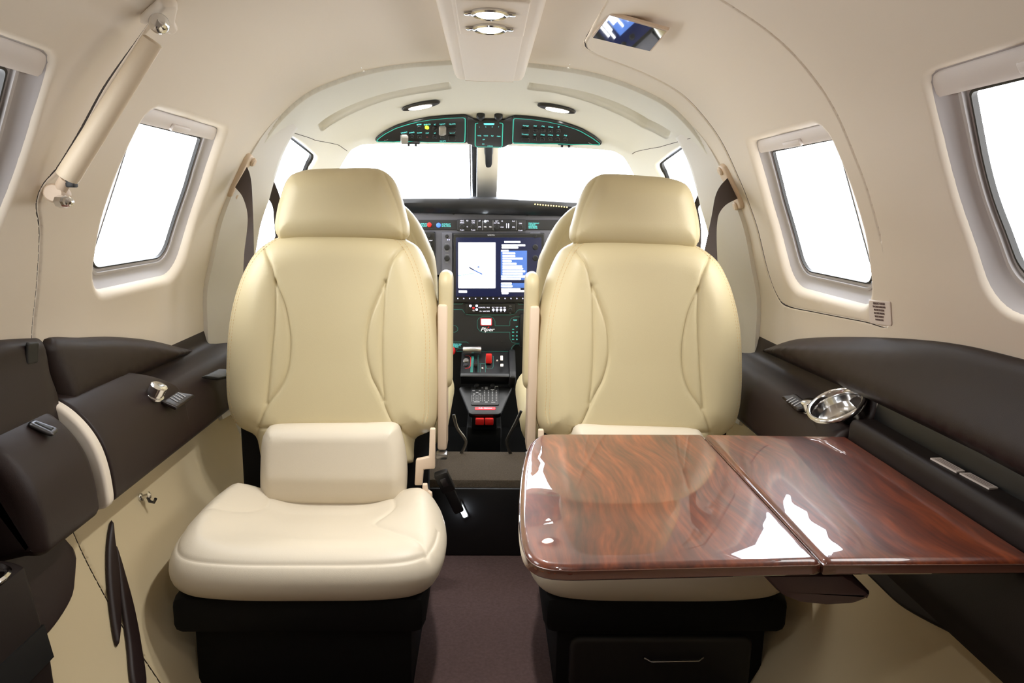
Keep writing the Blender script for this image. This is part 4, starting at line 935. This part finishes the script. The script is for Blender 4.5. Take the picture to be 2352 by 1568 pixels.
# landing gear handle: silver cylinder
a = pxz(1064.5, 797, .05); b = pxz(1105.5, 797, .05); x0 = a[0]; x1 = b[0]
g = G(); g.lathe([(.0125, 0), (.0142, .003), (.0142, x1 - x0 - .003), (.0125, x1 - x0)], (x0, a[1], a[2]), (1, 0, 0), 28); g.build('gear_handle', STEEL, ip, sharp=40)
G().tube([((x0 + x1) / 2, YP, a[2] - .004), ((x0 + x1) / 2, a[1], a[2])], .005, 8).build('gear_lever', BLACK, ip)
# glareshield
gs = thing('glareshield', (0, 2.72, .9), 'black padded glareshield hood above the instrument panel', 'glareshield')
def gl(t): return -.52 + 1.04 * t
def hood(x0, x1, zt, yb, nm, dz=0.):
    sec = [(2.655, .887), (2.630, .905), (2.618, .925), (2.622, .940), (2.645, zt), (2.78, zt + .004), (3.02, .905), (3.02, .88), (2.70, .885)]
    V = []; xs = np.linspace(x0, x1, 18); k = len(sec); 
    for x in xs: V += [(x, y + .12 * x * x - (yb if i < 6 else 0), z + dz - (.06 * x * x if i > 1 else 0)) for i, (y, z) in enumerate(sec)]
    Fc = [(i * k + j, i * k + (j + 1) % k, (i + 1) * k + (j + 1) % k, (i + 1) * k + j) for i in range(len(xs) - 1) for j in range(k)] + [tuple(range(k)), tuple((len(xs) - 1) * k + j for j in range(k))]
    return obj(nm, V, Fc, mat('hood_vinyl', (22, 23, 26), .5, bump=.2, bscale=900), gs, True, sharp=50)
hood(-.56, .56, .944, 0, 'hood'); hood(-.105, .112, .9455, .016, 'centre_visor', .001)
for k in range(13):
    q = PY(1229 + k * 6.1, 469 + k * .55, 2.60 + .0008 * k); G().lathe([(.0024, 0), (.002, .002), (0, .003)], q, (0, -1, 0), 8).build('light_strip', AMBER, gs)
# ---- main display
md = thing('multifunction_display', (0, YP, .68), 'large lit cockpit display with white map page between the two seats', 'display')
plate('bezel', rect_px(1041, 535, 1250, 694), .012, BLACKP, md, 0, bev=.004)
plate('screen', rect_px(1047, 545, 1243, 680), .001, SCRN, md, .0118, bev=.0004)
wmap = plate('map_page', rect_px(1053, 556, 1138, 661), .0008, SCRW, md, .0126, bev=.0003)
def ws(name, px, m, par=md, w=.0136): return plate(name, px, .0006, m, par, w, bev=.0002)
stripes('map_river', [[(1053, 632), (1064, 631), (1078, 628), (1096, 627)], [(1112, 630.5), (1122, 630)]], .0025, mat('screen_sky', (120, 170, 230), .3, emit=(120, 175, 235), estr=1), wmap, .0136)
stripes('map_runway', [[(1078, 613), (1090, 620), (1108, 629)]], .0045, SCRB, wmap, .0137)
ws('map_lake', [(1077, 611), (1082, 614), (1090, 620), (1085, 619), (1080, 616)], SCRN, wmap, .0138); ws('map_pond', [(1096, 612), (1102, 608), (1100, 612), (1104, 613), (1098, 614.5)], SCRB, wmap, .0137)
ws('list_box', rect_px(1150, 575, 1210, 642), SCRB, md, .0128); ws('list_box', rect_px(1150, 649, 1210, 660), SCRB, md, .0128)
for x0, y0, x1 in ((1158, 553, 1195), (1152, 560.5, 1206), (1152, 566, 1190), (1151, 573, 1168), (1154, 579, 1183), (1154, 585, 1183), (1154, 591, 1200), (1154, 597, 1175), (1154, 602.5, 1186), (1154, 608.5, 1199), (1154, 614, 1201), (1154, 620, 1206), (1154, 626, 1200), (1151, 632, 1206), (1151, 637.5, 1196), (1151, 648, 1175), (1151, 654, 1177), (1151, 661, 1195), (1151, 665.5, 1205), (1152, 670, 1168)):
    ws('text_line', rect_px(x0, y0, x1, y0 + 4.3), SCRW, md, .0136)
ws('softkey_label', rect_px(1054, 666, 1073, 671), SCRW, md, .0134)
ptext('GARMIN', 1128, 539.5, 3.2, mat('bezel_white', (200, 200, 205), .5), md, .0128, name='maker_name')
for k in range(12): ws('softkey', rect_px(1050.6 + k * 13.5, 683, 1053.4 + k * 13.5, 686), WHITET, md, .0124)
def bezel_knobs(x, par, sd):
    plate('knob_column', rect_px(x - 11, 535, x + 11, 620) if sd else rect_px(x - 12, 533, x + 12, 650), .010, PANELM, par, 0, bev=.003)
    for y, r in ((542, .006), (567, .010), (592, .010)): pknob('rotary_knob', x, y, r, .014, BLACK, par, .010)
    for y, t in ((560, 'NAV'), (577, 'VOL'), (585, 'COM'), (602, 'VOL')): ptext(t, x, y, 2.8, GREYT, par, .0105)
    for dx in (-5, -1): ws('led', rect_px(x + dx + 5, 549, x + dx + 7.5, 551.5), WHITET, par, .0104)
rk = thing('radio_tuner', tuple(pxz(1027, 590)), 'dark knob column of the radio at the left edge of the main display', 'radio', 'knob columns beside the display'); bezel_knobs(1027, rk, 0)
rk = thing('radio_tuner', tuple(pxz(1229, 590)), 'dark knob column of the radio at the right edge of the main display', 'radio', 'knob columns beside the display'); bezel_knobs(1229, rk, 0)
rk = thing('flight_display', tuple(pxz(900, 600)), 'dark pilot display unit half hidden behind the left headrest', 'display')
plate('bezel', rect_px(780, 532, 1000, 690), .012, BLACKP, rk, 0, bev=.004); plate('screen', rect_px(790, 545, 965, 680), .001, SCRN, rk, .0118, bev=.0004)
for y, r in ((542, .006), (562, .009), (590, .009)): pknob('rotary_knob', 986, y, r, .014, BLACK, rk, .012)
for y, t in ((552, 'NAV'), (577, 'EMERG'), (602, 'COM')): ptext(t, 990, y, 2.8, WHITET, rk, .0126)
# ---- autopilot controller
ap = thing('autopilot_controller', tuple(pxz(1120, 517)), 'wide dark autopilot controller with knobs above the main display', 'controller')
plate('faceplate', rect_px(1050, 504, 1207, 530), .008, PANELD, ap, .002, bev=.002)
for x, y in ((1061.5, 520.5), (1087, 520.5), (1141, 521), (1195, 521.5)): pknob('selector_knob', x, y, .0095, .014, BLACK, ap, .010)
for x, y, t in ((1061.5, 506.8, 'HDG'), (1061.5, 511.4, 'SYNC'), (1073.5, 506.8, 'FD'), (1087, 507, 'NAV'), (1087, 511.4, 'CRS'), (1101.5, 507, 'AP'), (1120, 507.3, 'YD'), (1141, 507.5, 'ALT'), (1141, 512, 'ALT SEL'), (1153, 507.8, 'VS'), (1179.5, 508, 'FLC'), (1195, 513, 'CRS'), (1061.5, 528, 'PUSH'), (1087, 528, 'PUSH'), (1101.5, 521, 'APR'), (1153, 521.5, 'VNV'), (1179.5, 521.5, 'SPD'), (1195, 529, 'PUSH'), (1073.5, 520.5, 'O')): ptext(t, x, y, 2.9, WHITET, ap, .0105)
for x in (1114.5, 1126.5): plate('mode_button', rect_px(x - 3, 519, x + 3, 523), .003, GREYT, ap, .010, bev=.001)
pl_ = plate('pitch_wheel', rect_px(1163, 511, 1172, 526), .006, BLACK, ap, .010, bev=.003)
for x in (1163.5, 1168): ws('wheel_mark', rect_px(x - .9, 512, x + .9, 524), WHITET, pl_, .0164)
for x in (1096, 1108.5, 1132.5, 1185.5): ws('divider', rect_px(x - .5, 505, x + .5, 529), GREYT, ap, .0102)
G().lathe([(.0035, 0), (.0035, .002), (0, .004)], pxz(1114.5, 508, .010), (0, -1, 0), 12).build('active_light', LED, ap)
# ---- audio panel
au = thing('audio_panel', tuple(pxz(1132, 710)), 'narrow black audio panel with blue-white lit buttons below the display', 'audio panel')
plate('faceplate', rect_px(1068, 696.5, 1184, 719.5), .006, BLACKP, au, .001, bev=.002)
for x, y in ((1080.5, 701.5), (1095, 701.5), (1095, 710), (1133, 710.8), (1141.5, 710.8), (1150.5, 710.8), (1159, 710.8)): G().lathe([(.0046, 0), (.0046, .002), (.003, .003), (0, .003)], pxz(x, y, .007), (0, -1, 0), 14).build('lit_button', BLUELIT, au)
plate('marker_light', rect_px(1085, 704.5, 1090.5, 709.5), .002, RED, au, .007, bev=.0008); plate('marker_light', rect_px(1085, 710.5, 1090.5, 714.5), .002, GREYT, au, .007, bev=.0008)
for k, x in enumerate((1104, 1112.5, 1121)): ptext(('COM2', 'TEL', 'MUS')[k], x, 705.5, 2.8, WHITET, au, .0075); ptext(('PA', 'NAV', 'DME')[k], x, 714, 2.8, WHITET, au, .0075)
for k, x in enumerate((1133, 1141.5, 1150.5, 1159)): ptext(('PLT', 'COP', 'PAS', 'SPK')[k], x, 705.3, 2.6, WHITET, au, .0075); ptext(('1', '2', '3', '4')[k], x, 715, 2.4, WHITET, au, .0075)
pknob('volume_knob', 1172, 710.5, .007, .012, BLACK, au, .007); ptext('VOL', 1172, 702.2, 2.4, GREYT, au, .0075); ptext('SQ', 1172, 718, 2.2, GREYT, au, .0075)
# ---- power quadrant
pq = thing('throttle_quadrant', (0, 2.5, .3), 'black centre pedestal with red lever, keypad and lit red strip', 'pedestal')
def yz(py, Y): return PY(1115, py, Y)[2]
z_a = yz(808, 2.66); z_b = yz(861, 2.52); z_c = yz(884, 2.55); z_d = yz(952, 2.43)
xl = PY(1057, 862, 2.52)[0]; xr = PY(1172, 862, 2.52)[0]
def xprism(name, YZ, x0, x1, m, par, bev=.004): return G().prism([(x0, y, z) for y, z in YZ], (x1 - x0, 0, 0), bev).build(name, m, par, sharp=40)
xprism('quadrant_body', [(2.675, z_a), (2.66, z_a), (2.525, z_b + .004), (2.515, z_b - .006), (2.56, z_c), (2.675, z_c - .02)], xl, xr, BLACKP, pq)
xprism('trim_wheel_housing', [(2.675, z_a + .01), (2.64, z_a + .012), (2.53, z_b + .016), (2.505, z_b - .004), (2.53, z_c - .005), (2.675, z_c - .02)], xr - .004, xr + .022, BLACK, pq, .008)
# keypad board, trapezoid
KP = Plane((0, 2.55, z_c), (0, 2.55 - 2.43, z_c - z_d), W=None); 
KP.W = np.cross(KP.U, KP.V); KP.W *= -1 if KP.W[1] > 0 else 1
ko = KP.uvs([(1058, 886), (1172, 886), (1176, 890), (1151, 949), (1144, 952), (1084, 952), (1077, 949), (1054, 890)]); ko = resamp(ko, .004, True)
puff('keypad_board', ko, lambda u, v, w: KP(u, v, w - .01), BLACKP, pq, R=.004, front=.01, back=.012, step=.03)
def kplate(name, px, th, m, par, w=0.): 
    o = resamp(KP.uvs(px), .003, True); return puff(name, o, lambda u, v, w_: KP(u, v, w_ + w + th / 2), m, par, R=.0012, front=th / 2, back=th / 2, step=.03)
kb = kplate('keypad', rect_px(1082, 888, 1146, 931), .003, BLACKP, pq)
g = G()
def kdot(x, y, a, b): 
    A = [KP(*KP.uv(x + i * a, y + j * b), .0036) for i, j in ((-1, -1), (1, -1), (1, 1), (-1, 1))]; g.add(A, [(0, 1, 2, 3)])
for x in (1113, 1122, 1131, 1140):
    for k in range(7): kdot(x, 899 + k * 3.6, 1.3, .9)
for x in (1087, 1095.5, 1104):
    for k in range(4): kdot(x, 909.5 + k * 3.6, 1.2, .8)
for x in (1083, 1091.3, 1099.8, 1108): kdot(x, 916, .35, 7.5)
for x, y, a in ((1088, 898, 3), (1102, 898, 2.4), (1096, 902.5, 3), (1089, 906, 2.5), (1102, 906, 3), (1117, 890.5, 3), (1117, 894, 3), (1108, 892, 2), (1140, 888.5, 4), (1126, 891, 1), (1137, 892, 1), (1131, 896, 4), (1095, 924, 7), (1117, 924.5, 3.2), (1133, 925, 4.5)): kdot(x, y, a, .9)
g.build('key_marking', GREYT, kb, False)
for x in (1095, 1131): G().lathe([(.009, 0), (.009, .008), (.0075, .012), (0, .012)], KP(*KP.uv(x, 890), .003), KP.W, 16).build('rotary_knob', BLACK, kb)
kplate('lit_strip', rect_px(1091, 935.5, 1138, 941), .002, REDLIT, pq)
u_, v_ = KP.uv(1115, 938.3); text('strip_lettering', 'FUEL  FIREWALL', KP(u_, v_, .0026), .0075, WHITET, pq, KP.U, KP.W, sx=.9)
# lower box with red selectors
zb0 = yz(953, 2.44); zb1 = yz(988, 2.44)
G().box((PY(1112, 970, 2.47)[0], 2.47, (zb0 + zb1) / 2), (.095, .06, zb0 - zb1), .008).build('selector_box', BLACK, pq)
G().box((PY(1112, 970, 2.47)[0], 2.58, zb1 / 2), (.13, .2, zb1), .01).build('pedestal', BLACK, pq)
for x in (1102, 1123.5): c = PY(x, 967, 2.43); G().box(c, (.031, .02, .024), .003).build('red_selector', RED, pq)
# top of quadrant: plane through its sloped face
QP = Plane((0, 2.525, z_b + .004), (0, 2.66 - 2.525, z_a - z_b - .004)); QP.W = np.cross(QP.U, QP.V); QP.W *= -1 if QP.W[2] < 0 else 1
def qplate(name, px, th, m, par, w=0.):
    o = resamp(QP.uvs(px), .003, True); return puff(name, o, lambda u, v, w_: QP(u, v, w_ + w + th / 2), m, par, R=.0008, front=th / 2, back=th / 2, step=.03)
def qline(lines, wd, m, nm='outline'):
    g = G()
    for ln in lines:
        q = resamp(QP.uvs(ln), .003); t = np.gradient(q, axis=0); t /= np.linalg.norm(t, axis=1)[:, None] + 1e-12; n = np.stack([-t[:, 1], t[:, 0]], 1); A = q + n * wd / 2; B = q - n * wd / 2; k = len(q)
        g.add(np.vstack([QP(A[:, 0], A[:, 1], .0008 + 0 * A[:, 0]), QP(B[:, 0], B[:, 1], .0008 + 0 * A[:, 0])]), [(i, i + 1, k + i + 1, k + i) for i in range(k - 1)])
    g.build(nm, m, pq, False)
qline([[(1098, 855), (1098, 818), (1099, 815)], [(1103, 855), (1103, 836), (1115, 836), (1115, 855)], [(1100, 835), (1115, 835)], [(1115, 836), (1116, 818)], [(1129, 818), (1133, 818), (1133, 841), (1131, 846), (1124, 847), (1117, 846), (1116, 840)]], .0016, TEALD)
qline([[(1069, 817), (1076, 817), (1081, 820), (1081, 840), (1077, 845), (1068, 846)]], .002, RED, 'red_outline')
qplate('teal_scale', [(1083, 818), (1089, 818), (1086, 855), (1080, 855)], .001, TEALD, pq)
G().lathe([(.0115, 0), (.0115, .006), (.009, .009), (0, .009)], QP(*QP.uv(1070.5, 830), 0), QP.W, 24).build('push_button', STEEL, pq, sharp=40)
G().lathe([(.0095, 0), (.0095, .004), (.008, .006), (0, .006)], QP(*QP.uv(1070, 839), 0), QP.W, 20).build('indicator', DSTEEL, pq, sharp=40)
c = QP(*QP.uv(1122.5, 832), .0); G().box(c + QP.W * .018, (.023, .024, .036), .004).build('red_lever', RED, pq)
G().box(QP(*QP.uv(1093, 835), .006), (.014, .10, .014), .003).build('lever_slot', BLACK, pq)
for px in (rect_px(1149, 825, 1155, 836), rect_px(1149, 844, 1156, 850)): qplate('white_plate', px, .002, WHITET if False else PLACARD, pq, .016)
for x, y in ((1142, 829), (1108, 846.5)): G().lathe([(.0036, 0), (.0036, .004), (0, .006)], QP(*QP.uv(x, y), 0), QP.W, 10).build('white_knob', PLACARD, pq)

# ---------------------------------------------------------------- overhead switch panel
oh = thing('overhead_switch_panel', tuple(shell(0, 2.2, -.02)), 'black curved overhead switch panel with teal border above the windshield', 'switch panel')
CY = -.010
def oplate(name, px, th, m, par, w=0., r=.003, sm=3, step=.02):
    o = resamp(cat(hits(px), sm, True) if sm > 1 else hits(px), .005, True); return puff(name, o, lambda u, v, w_: shell(u, v, CY - w - th / 2 - w_), m, par, R=r, front=th / 2, back=th / 2, step=step)
Lo = [(1072, 254), (1030, 256), (985, 260), (940, 269), (905, 280), (878, 294), (862, 306), (858, 312), (863, 315), (900, 315.5), (980, 316), (1040, 316.5), (1072, 317)]
Ro = [(1178, 256), (1215, 258), (1260, 264), (1300, 273), (1340, 287), (1370, 304), (1385, 317), (1386, 321), (1380, 323), (1320, 322), (1240, 320), (1178, 318.5)]
Co = [(1072, 254), (1082, 258), (1088, 262.5), (1100, 263.5), (1150, 263.5), (1160, 263), (1168, 259), (1178, 256), (1178, 318.5), (1168, 319), (1160, 325), (1150, 326.5), (1100, 326), (1088, 324.5), (1080, 318), (1072, 317)]
def ooutline(px, ins):
    o = resamp(cat(px, 1, True), 1.5, True); return o
for o_, nm in ((Lo, 'left_section'), (Ro, 'right_section'), (Co, 'centre_section')): oplate(nm, o_, .006, mat('overhead_black', (30, 30, 30), .45), oh, .0 if nm != 'centre_section' else .002, sm=1, r=.002)
def oline(px, wd=.0032, w=.0068):
    g = G(); q = resamp(hits(px), .004); t = np.gradient(q, axis=0); t /= np.linalg.norm(t, axis=1)[:, None] + 1e-12; n = np.stack([-t[:, 1], t[:, 0]], 1)
    A = q + n * wd / 2; B = q - n * wd / 2; k = len(q); g.add(np.vstack([shell(A[:, 0], A[:, 1], CY - w), shell(B[:, 0], B[:, 1], CY - w)]), [(i, i + 1, k + i + 1, k + i) for i in range(k - 1)]); return g.build('teal_border', TEAL, oh, False)
oline([(1063, 256.5), (1030, 258), (985, 262), (940, 271), (905, 282), (880, 295), (865, 306), (861, 311), (865, 313), (900, 313.3), (980, 313.8), (1040, 314.5), (1064, 314.5), (1067, 312), (1068, 285), (1068, 259), (1063, 256.5)])
oline([(1183, 258.5), (1215, 260.2), (1260, 266.5), (1300, 275.5), (1338, 289), (1367, 306), (1382, 317.5), (1380, 320.5), (1320, 319.5), (1240, 317.5), (1181, 315.7), (1178.5, 313), (1179.5, 285), (1180.5, 261), (1183, 258.5)])
oline([(1098, 267), (1092, 268), (1091.5, 275), (1091, 318), (1094, 322.5), (1120, 323), (1150, 323.7), (1154, 321), (1155, 290), (1156, 270), (1154, 267.5), (1148, 267)], w=.0092)
def otext(s, x, y, h, w=.0075, m=TEALT, sx=.8):
    a, b = hit(x, y); p = shell(a, b, CY - w); e = shell(a + .01, b, CY - w); Xd = e - p; f = shell(a, b + .01, CY - w) - p; Z = np.cross(Xd, -f); Z *= -np.sign(Z[1]) if abs(Z[1]) > 1e-9 else 1
    text('lettering', s, p, h / 600 * 1.25 * 1.25, m, oh, Xd, Z, sx=sx)
for x, y, s in ((961, 272, 'BATTERY'), (979.5, 272, 'GENERATOR'), (997.5, 272, 'ALT'), (1015, 271, 'FUEL PUMP'), (1038, 271, 'FUEL PUMPS'), (925.5, 290.8, 'EMERGENCY'), (943.5, 290.8, 'AVIONICS'), (962, 291.5, 'STANDBY'), (980, 292, 'START'), (997.5, 292, 'ALT'), (1015.5, 292.6, 'EXTERNAL'), (1038, 291.5, 'IGNITION'), (1016, 310.4, 'MAN AUTO'),
                (1209, 275, 'PROP HEAT'), (1231, 275.5, 'PITOT'), (1249.5, 276, 'STALL'), (1267, 277.8, 'SURFACE'), (1285, 277.5, 'ICE'), (1207.5, 295, 'WINDSHIELD'), (1230, 296, 'NAV'), (1248, 296, 'STROBE'), (1266, 296.5, 'LANDING'), (1283.5, 297, 'TAXI'), (1301.5, 297.5, 'PULSE')):
    otext(s, x, y, 3.2, sx=.42)
for x, y, s in ((1101, 275.8, 'L'), (1116, 276, 'R'), (1131, 276, 'C'), (1146, 276, 'F'), (1101, 296.5, 'PANEL'), (1116, 296.5, 'FLOOD'), (1131, 297, 'MAP'), (1146, 298, 'CABIN'), (1111, 305.5, 'OFF'), (1110, 316, 'DIM'), (1126, 320.5, 'INTERIOR')): otext(s, x, y, 3.0, .0095, sx=.5)
oplate('teal_tab', rect_px(1111, 267.5, 1136, 271.5), .001, TEALT, oh, .0085, r=.0004, sm=1)
def oswitch(nm, x, y, a, b, m, th=.004, w=.006): return oplate(nm, rect_px(x - a, y - b, x + a, y + b), th, m, oh, w, r=.001, sm=1)
for x, y in ((961, 279.5), (997.5, 280), (943.5, 299.5), (962, 299.5), (997.5, 300), (1015.5, 300), (1231, 284.5), (1249.5, 284.8), (1266.5, 285.5), (1285, 286), (1229.5, 304.7), (1247.5, 305), (1265.5, 305.3), (1283, 306), (1301, 306.3)):
    oswitch('switch', x, y, 5, 4, BLACK); oplate('switch_bar', rect_px(x - 2.5, y - .8, x + 2.5, y + .8), .0008, mat('switch_bar_green', (70, 95, 85), .5) if 'switch_bar_green' not in bpy.data.materials else bpy.data.materials['switch_bar_green'], oh, .0102, r=.0003, sm=1)
for x, y in ((1037.5, 284), (1037.5, 304), (1208, 287), (1208, 307)): oswitch('double_switch', x, y, 9, 5.5, BLACK)
oswitch('clear_guard', 1015, 283.5, 8.5, 8.5, CLEARGUARD, .010); oswitch('clear_guard', 925.5, 303.5, 9, 8, CLEARGUARD, .010)
oswitch('lit_switch', 979, 278.5, 4.6, 3.2, YELLOW, .004)
oswitch('red_switch_bar', 980, 300, 2.6, 1, mat('dim_red', (120, 40, 38), .5), .002, .008)
otext('Piper', 883, 308, 2.4, m=GREYT, sx=1); otext('Piper', 1360, 316, 2.4, m=GREYT, sx=1)
for x, y in ((1104, 258), (1145, 259)):
    a, b = hit(x, y + 6); p = shell(a, b, CY - .004); G().lathe([(.004, 0), (.004, .012), (.011, .016), (.013, .022), (.012, .030), (.007, .034), (0, .035)], p, (0, -.75, .35), 20).build('ball_knob', BLACK, oh)
# cockpit dome lamps
for x, y, k in ((965.5, 232, -1), (1280, 238.5, 1)):
    a, b = hit(x, y); p = shell(a, b, CY); n_ = -snorm(a, b); n_ = n_ + np.array([0, -.35, 0]); n_ /= np.linalg.norm(n_)
    dm = thing('dome_lamp', tuple(p), 'oval cockpit lamp in the ceiling above the %s switch section' % ('left' if k < 0 else 'right'), 'lamp', 'oval cockpit ceiling lamps')
    o = [hit(x + 45 * math.cos(t) , y + 6.5 * math.sin(t) - k * -8.5 * math.cos(t) * (1 if True else 0)) for t in np.linspace(0, 2 * math.pi, 33)[:-1]]
    puff('bezel', resamp(o, .004, True), lambda u, v, w: shell(u, v, CY - .002 - w), mat('lamp_bezel_dark', (50, 48, 46), .3), dm, R=.004, front=.004, back=.003, step=.01)
    o = [hit(x + k * 2 + 28 * math.cos(t), y + .5 + 3.6 * math.sin(t) + k * 4.6 * math.cos(t)) for t in np.linspace(0, 2 * math.pi, 33)[:-1]]
    puff('lens', resamp(o, .004, True), lambda u, v, w: shell(u, v, CY - .006 - w), LAMPC, dm, R=.004, front=.003, back=.003, step=.01)
# windshield post, compass, sun visor clips
YW = 2.45
pt = thing('windshield_post', tuple(PY(1117, 390, YW)), 'pale centre post of the windshield below the switch panel', 'post')
def wpt(x, y): # on the windshield line between top lip and base
    t = np.clip((y - 322) / (452 - 322), 0, 1); Y = 2.33 + t * .52; return PY(x, y, Y)
A = [wpt(1096, 318), wpt(1147, 318), wpt(1141, 456), wpt(1095, 456)]; G().prism(A, (0, .03, .01), .004).build('post', mat('post_paint', (222, 217, 205), .5), pt)
A = [wpt(1083, 318), wpt(1095.5, 318), wpt(1094.5, 456), wpt(1085, 456)]; G().prism(A, (0, .02, .006), .002).build('rubber_strip', BLACK, pt)
A = [wpt(1078, 318), wpt(1081, 318), wpt(1082, 456), wpt(1080, 456)]; G().prism(A, (0, .01, .003), .0).build('seal_line', BELT, pt)
cp = thing('compass', tuple(wpt(1122, 355) - np.array([0, .02, 0])), 'slim black standby compass bracket hanging on the windshield post', 'compass')
A = [wpt(x, y) - np.array([0, .02, .004]) for x, y in ((1114, 322), (1131, 322), (1130, 375), (1128, 381), (1124, 383), (1119, 383), (1116, 381), (1115, 374))]; G().prism(A, (0, .018, 0), .0015).build('body', BLACK, cp)
A = [wpt(x, y) - np.array([0, .003, .002]) for x, y in ((1112, 322), (1133, 322), (1131, 378), (1126, 387), (1118, 387), (1113, 377))]; G().prism(A, (0, .006, 0), .002).build('backing_plate', STEEL, cp)
for x, y in ((947, 326), (1299, 329)):
    c = PY(x, y + 1.5, 2.245); vc = thing('visor_clip', tuple(c), 'small black sun visor clip at the %s windshield top edge' % ('left' if x < 1100 else 'right'), 'clip', 'visor clips')
    G().box(c, (.048, .02, .008), .003).build('clip_body', BLACK, vc)
    for k in (-1, 1): G().box(c + np.array([k * .011, 0, -.006]), (.007, .014, .010), .002).build('hook', BLACK, vc)
# aisle light on the step riser
c = PY(1063, 1172, 1.712); al = thing('aisle_light', tuple(c), 'bright small white aisle light on the black step face', 'lamp')
dq = PY(1072, 1190, 1.712) - PY(1055, 1156, 1.712); L_ = np.linalg.norm(dq); dq /= L_; R_ = np.stack([np.cross([0, 1, 0], dq), np.array([0, 1, 0]), dq], 1)
G().box(c + np.array([0, .003, 0]), (.018, .008, L_ * .9 + .008), .003, R_).build('lamp_housing', BLACK, al); G().box(c - np.array([0, .003, 0]), (.012, .007, L_ * .8), .003, R_).build('lens', LED, al)
flush_texts()
# ================================================================ LIGHT, WORLD, CAMERA
W = bpy.data.worlds.new('World'); SC.world = W; W.use_nodes = True; nt = W.node_tree; bg = nt.nodes['Background']
tc = nt.nodes.new('ShaderNodeTexCoord'); sx = nt.nodes.new('ShaderNodeSeparateXYZ'); rm = nt.nodes.new('ShaderNodeMapRange'); mx = nt.nodes.new('ShaderNodeMix'); mx.data_type = 'RGBA'
rm.inputs[1].default_value = -.8; rm.inputs[2].default_value = .8; mx.inputs[6].default_value = (.97, .985, 1, 1); mx.inputs[7].default_value = (1, .975, .94, 1)
nt.links.new(tc.outputs['Generated'], sx.inputs[0]); nt.links.new(sx.outputs[0], rm.inputs[0]); nt.links.new(rm.outputs[0], mx.inputs[0]); ry = nt.nodes.new('ShaderNodeMapRange'); ry.inputs[1].default_value = .25; ry.inputs[2].default_value = .95; m2 = nt.nodes.new('ShaderNodeMix'); m2.data_type = 'RGBA'; m2.clamp_result = False
m2.inputs[7].default_value = (1.55, 1.68, 1.9, 1); nt.links.new(sx.outputs[1], ry.inputs[0]); nt.links.new(ry.outputs[0], m2.inputs[0]); nt.links.new(mx.outputs[2], m2.inputs[6]); nt.links.new(m2.outputs[2], bg.inputs[0])
bg.inputs[1].default_value = WSTR
def portal(c, n, sx_, sy_, up):
    L = bpy.data.lights.new('window_portal', 'AREA'); L.shape = 'RECTANGLE'; L.size = sx_; L.size_y = sy_; L.cycles.is_portal = True; o = bpy.data.objects.new('window_portal', L); COL.objects.link(o)
    z = -Vector(n).normalized(); y = Vector(up); y = (y - z * y.dot(z)).normalized(); x = y.cross(z); o.matrix_world = Matrix.Translation(c) @ Matrix((x, y, z)).transposed().to_4x4()
for w in (WINN, WINR, CW):
    for sd in (-1, 1):
        s = sd * (w['s0'] + w['s1']) / 2; y = (w['y0'] + w['y1']) / 2; c = shell(s, y, .075); portal(Vector(c), -snorm(s, y), w['y1'] - w['y0'], w['s1'] - w['s0'], (0, 0, 1))
portal(Vector((0, 2.62, 1.03)), (0, -1, -.25), 1.2, .34, (0, 0, 1))
def spot(c, d, e, size, col=(1, .985, .96), r=.02, blend=.6):
    L = bpy.data.lights.new('downlight_beam', 'SPOT'); L.energy = e; L.spot_size = math.radians(size); L.spot_blend = blend; L.color = col; L.shadow_soft_size = r
    o = bpy.data.objects.new('downlight_beam', L); COL.objects.link(o); o.location = c; o.rotation_euler = Vector(d).to_track_quat('-Z', 'Y').to_euler()
for l in (l1, l2): spot((l[0], l[1], 1.198), (0, .06, -1), LAMPE * 2.2, 122, blend=1.)
for y in (.22, -.30): spot((.003, y, 1.198), (0, .2, -1), LAMPE * .8, 120, blend=.9)  # beams of the added aft lamps behind the camera, brightening the seat fronts
for x in (-.212, .212): spot((x, 2.13, 1.17), (0, .1, -1), LAMPE * .4, 150)
ca = bpy.data.cameras.new('Camera'); co = bpy.data.objects.new('Camera', ca); COL.objects.link(co)
ca.sensor_fit = 'HORIZONTAL'; ca.sensor_width = 36; ca.lens = F / 2352 * 36; ca.clip_start = .01
R = Matrix([[M[i][0], M[i][1], -M[i][2]] for i in range(3)]); co.matrix_world = Matrix.Translation(CAM) @ R.to_4x4()
SC.camera = co
vs = SC.view_settings; SC.display_settings.display_device = 'sRGB'; vs.view_transform = 'Standard'; vs.look = 'None'; vs.gamma = 1; vs.use_curve_mapping = False; vs.exposure = EXPO
SC.cycles.use_denoising = True; SC.cycles.max_bounces = 14; SC.cycles.diffuse_bounces = 8; SC.cycles.glossy_bounces = 6; SC.cycles.transparent_max_bounces = 16; SC.cycles.sample_clamp_indirect = 8
SC.cycles.caustics_reflective = False; SC.cycles.caustics_refractive = False
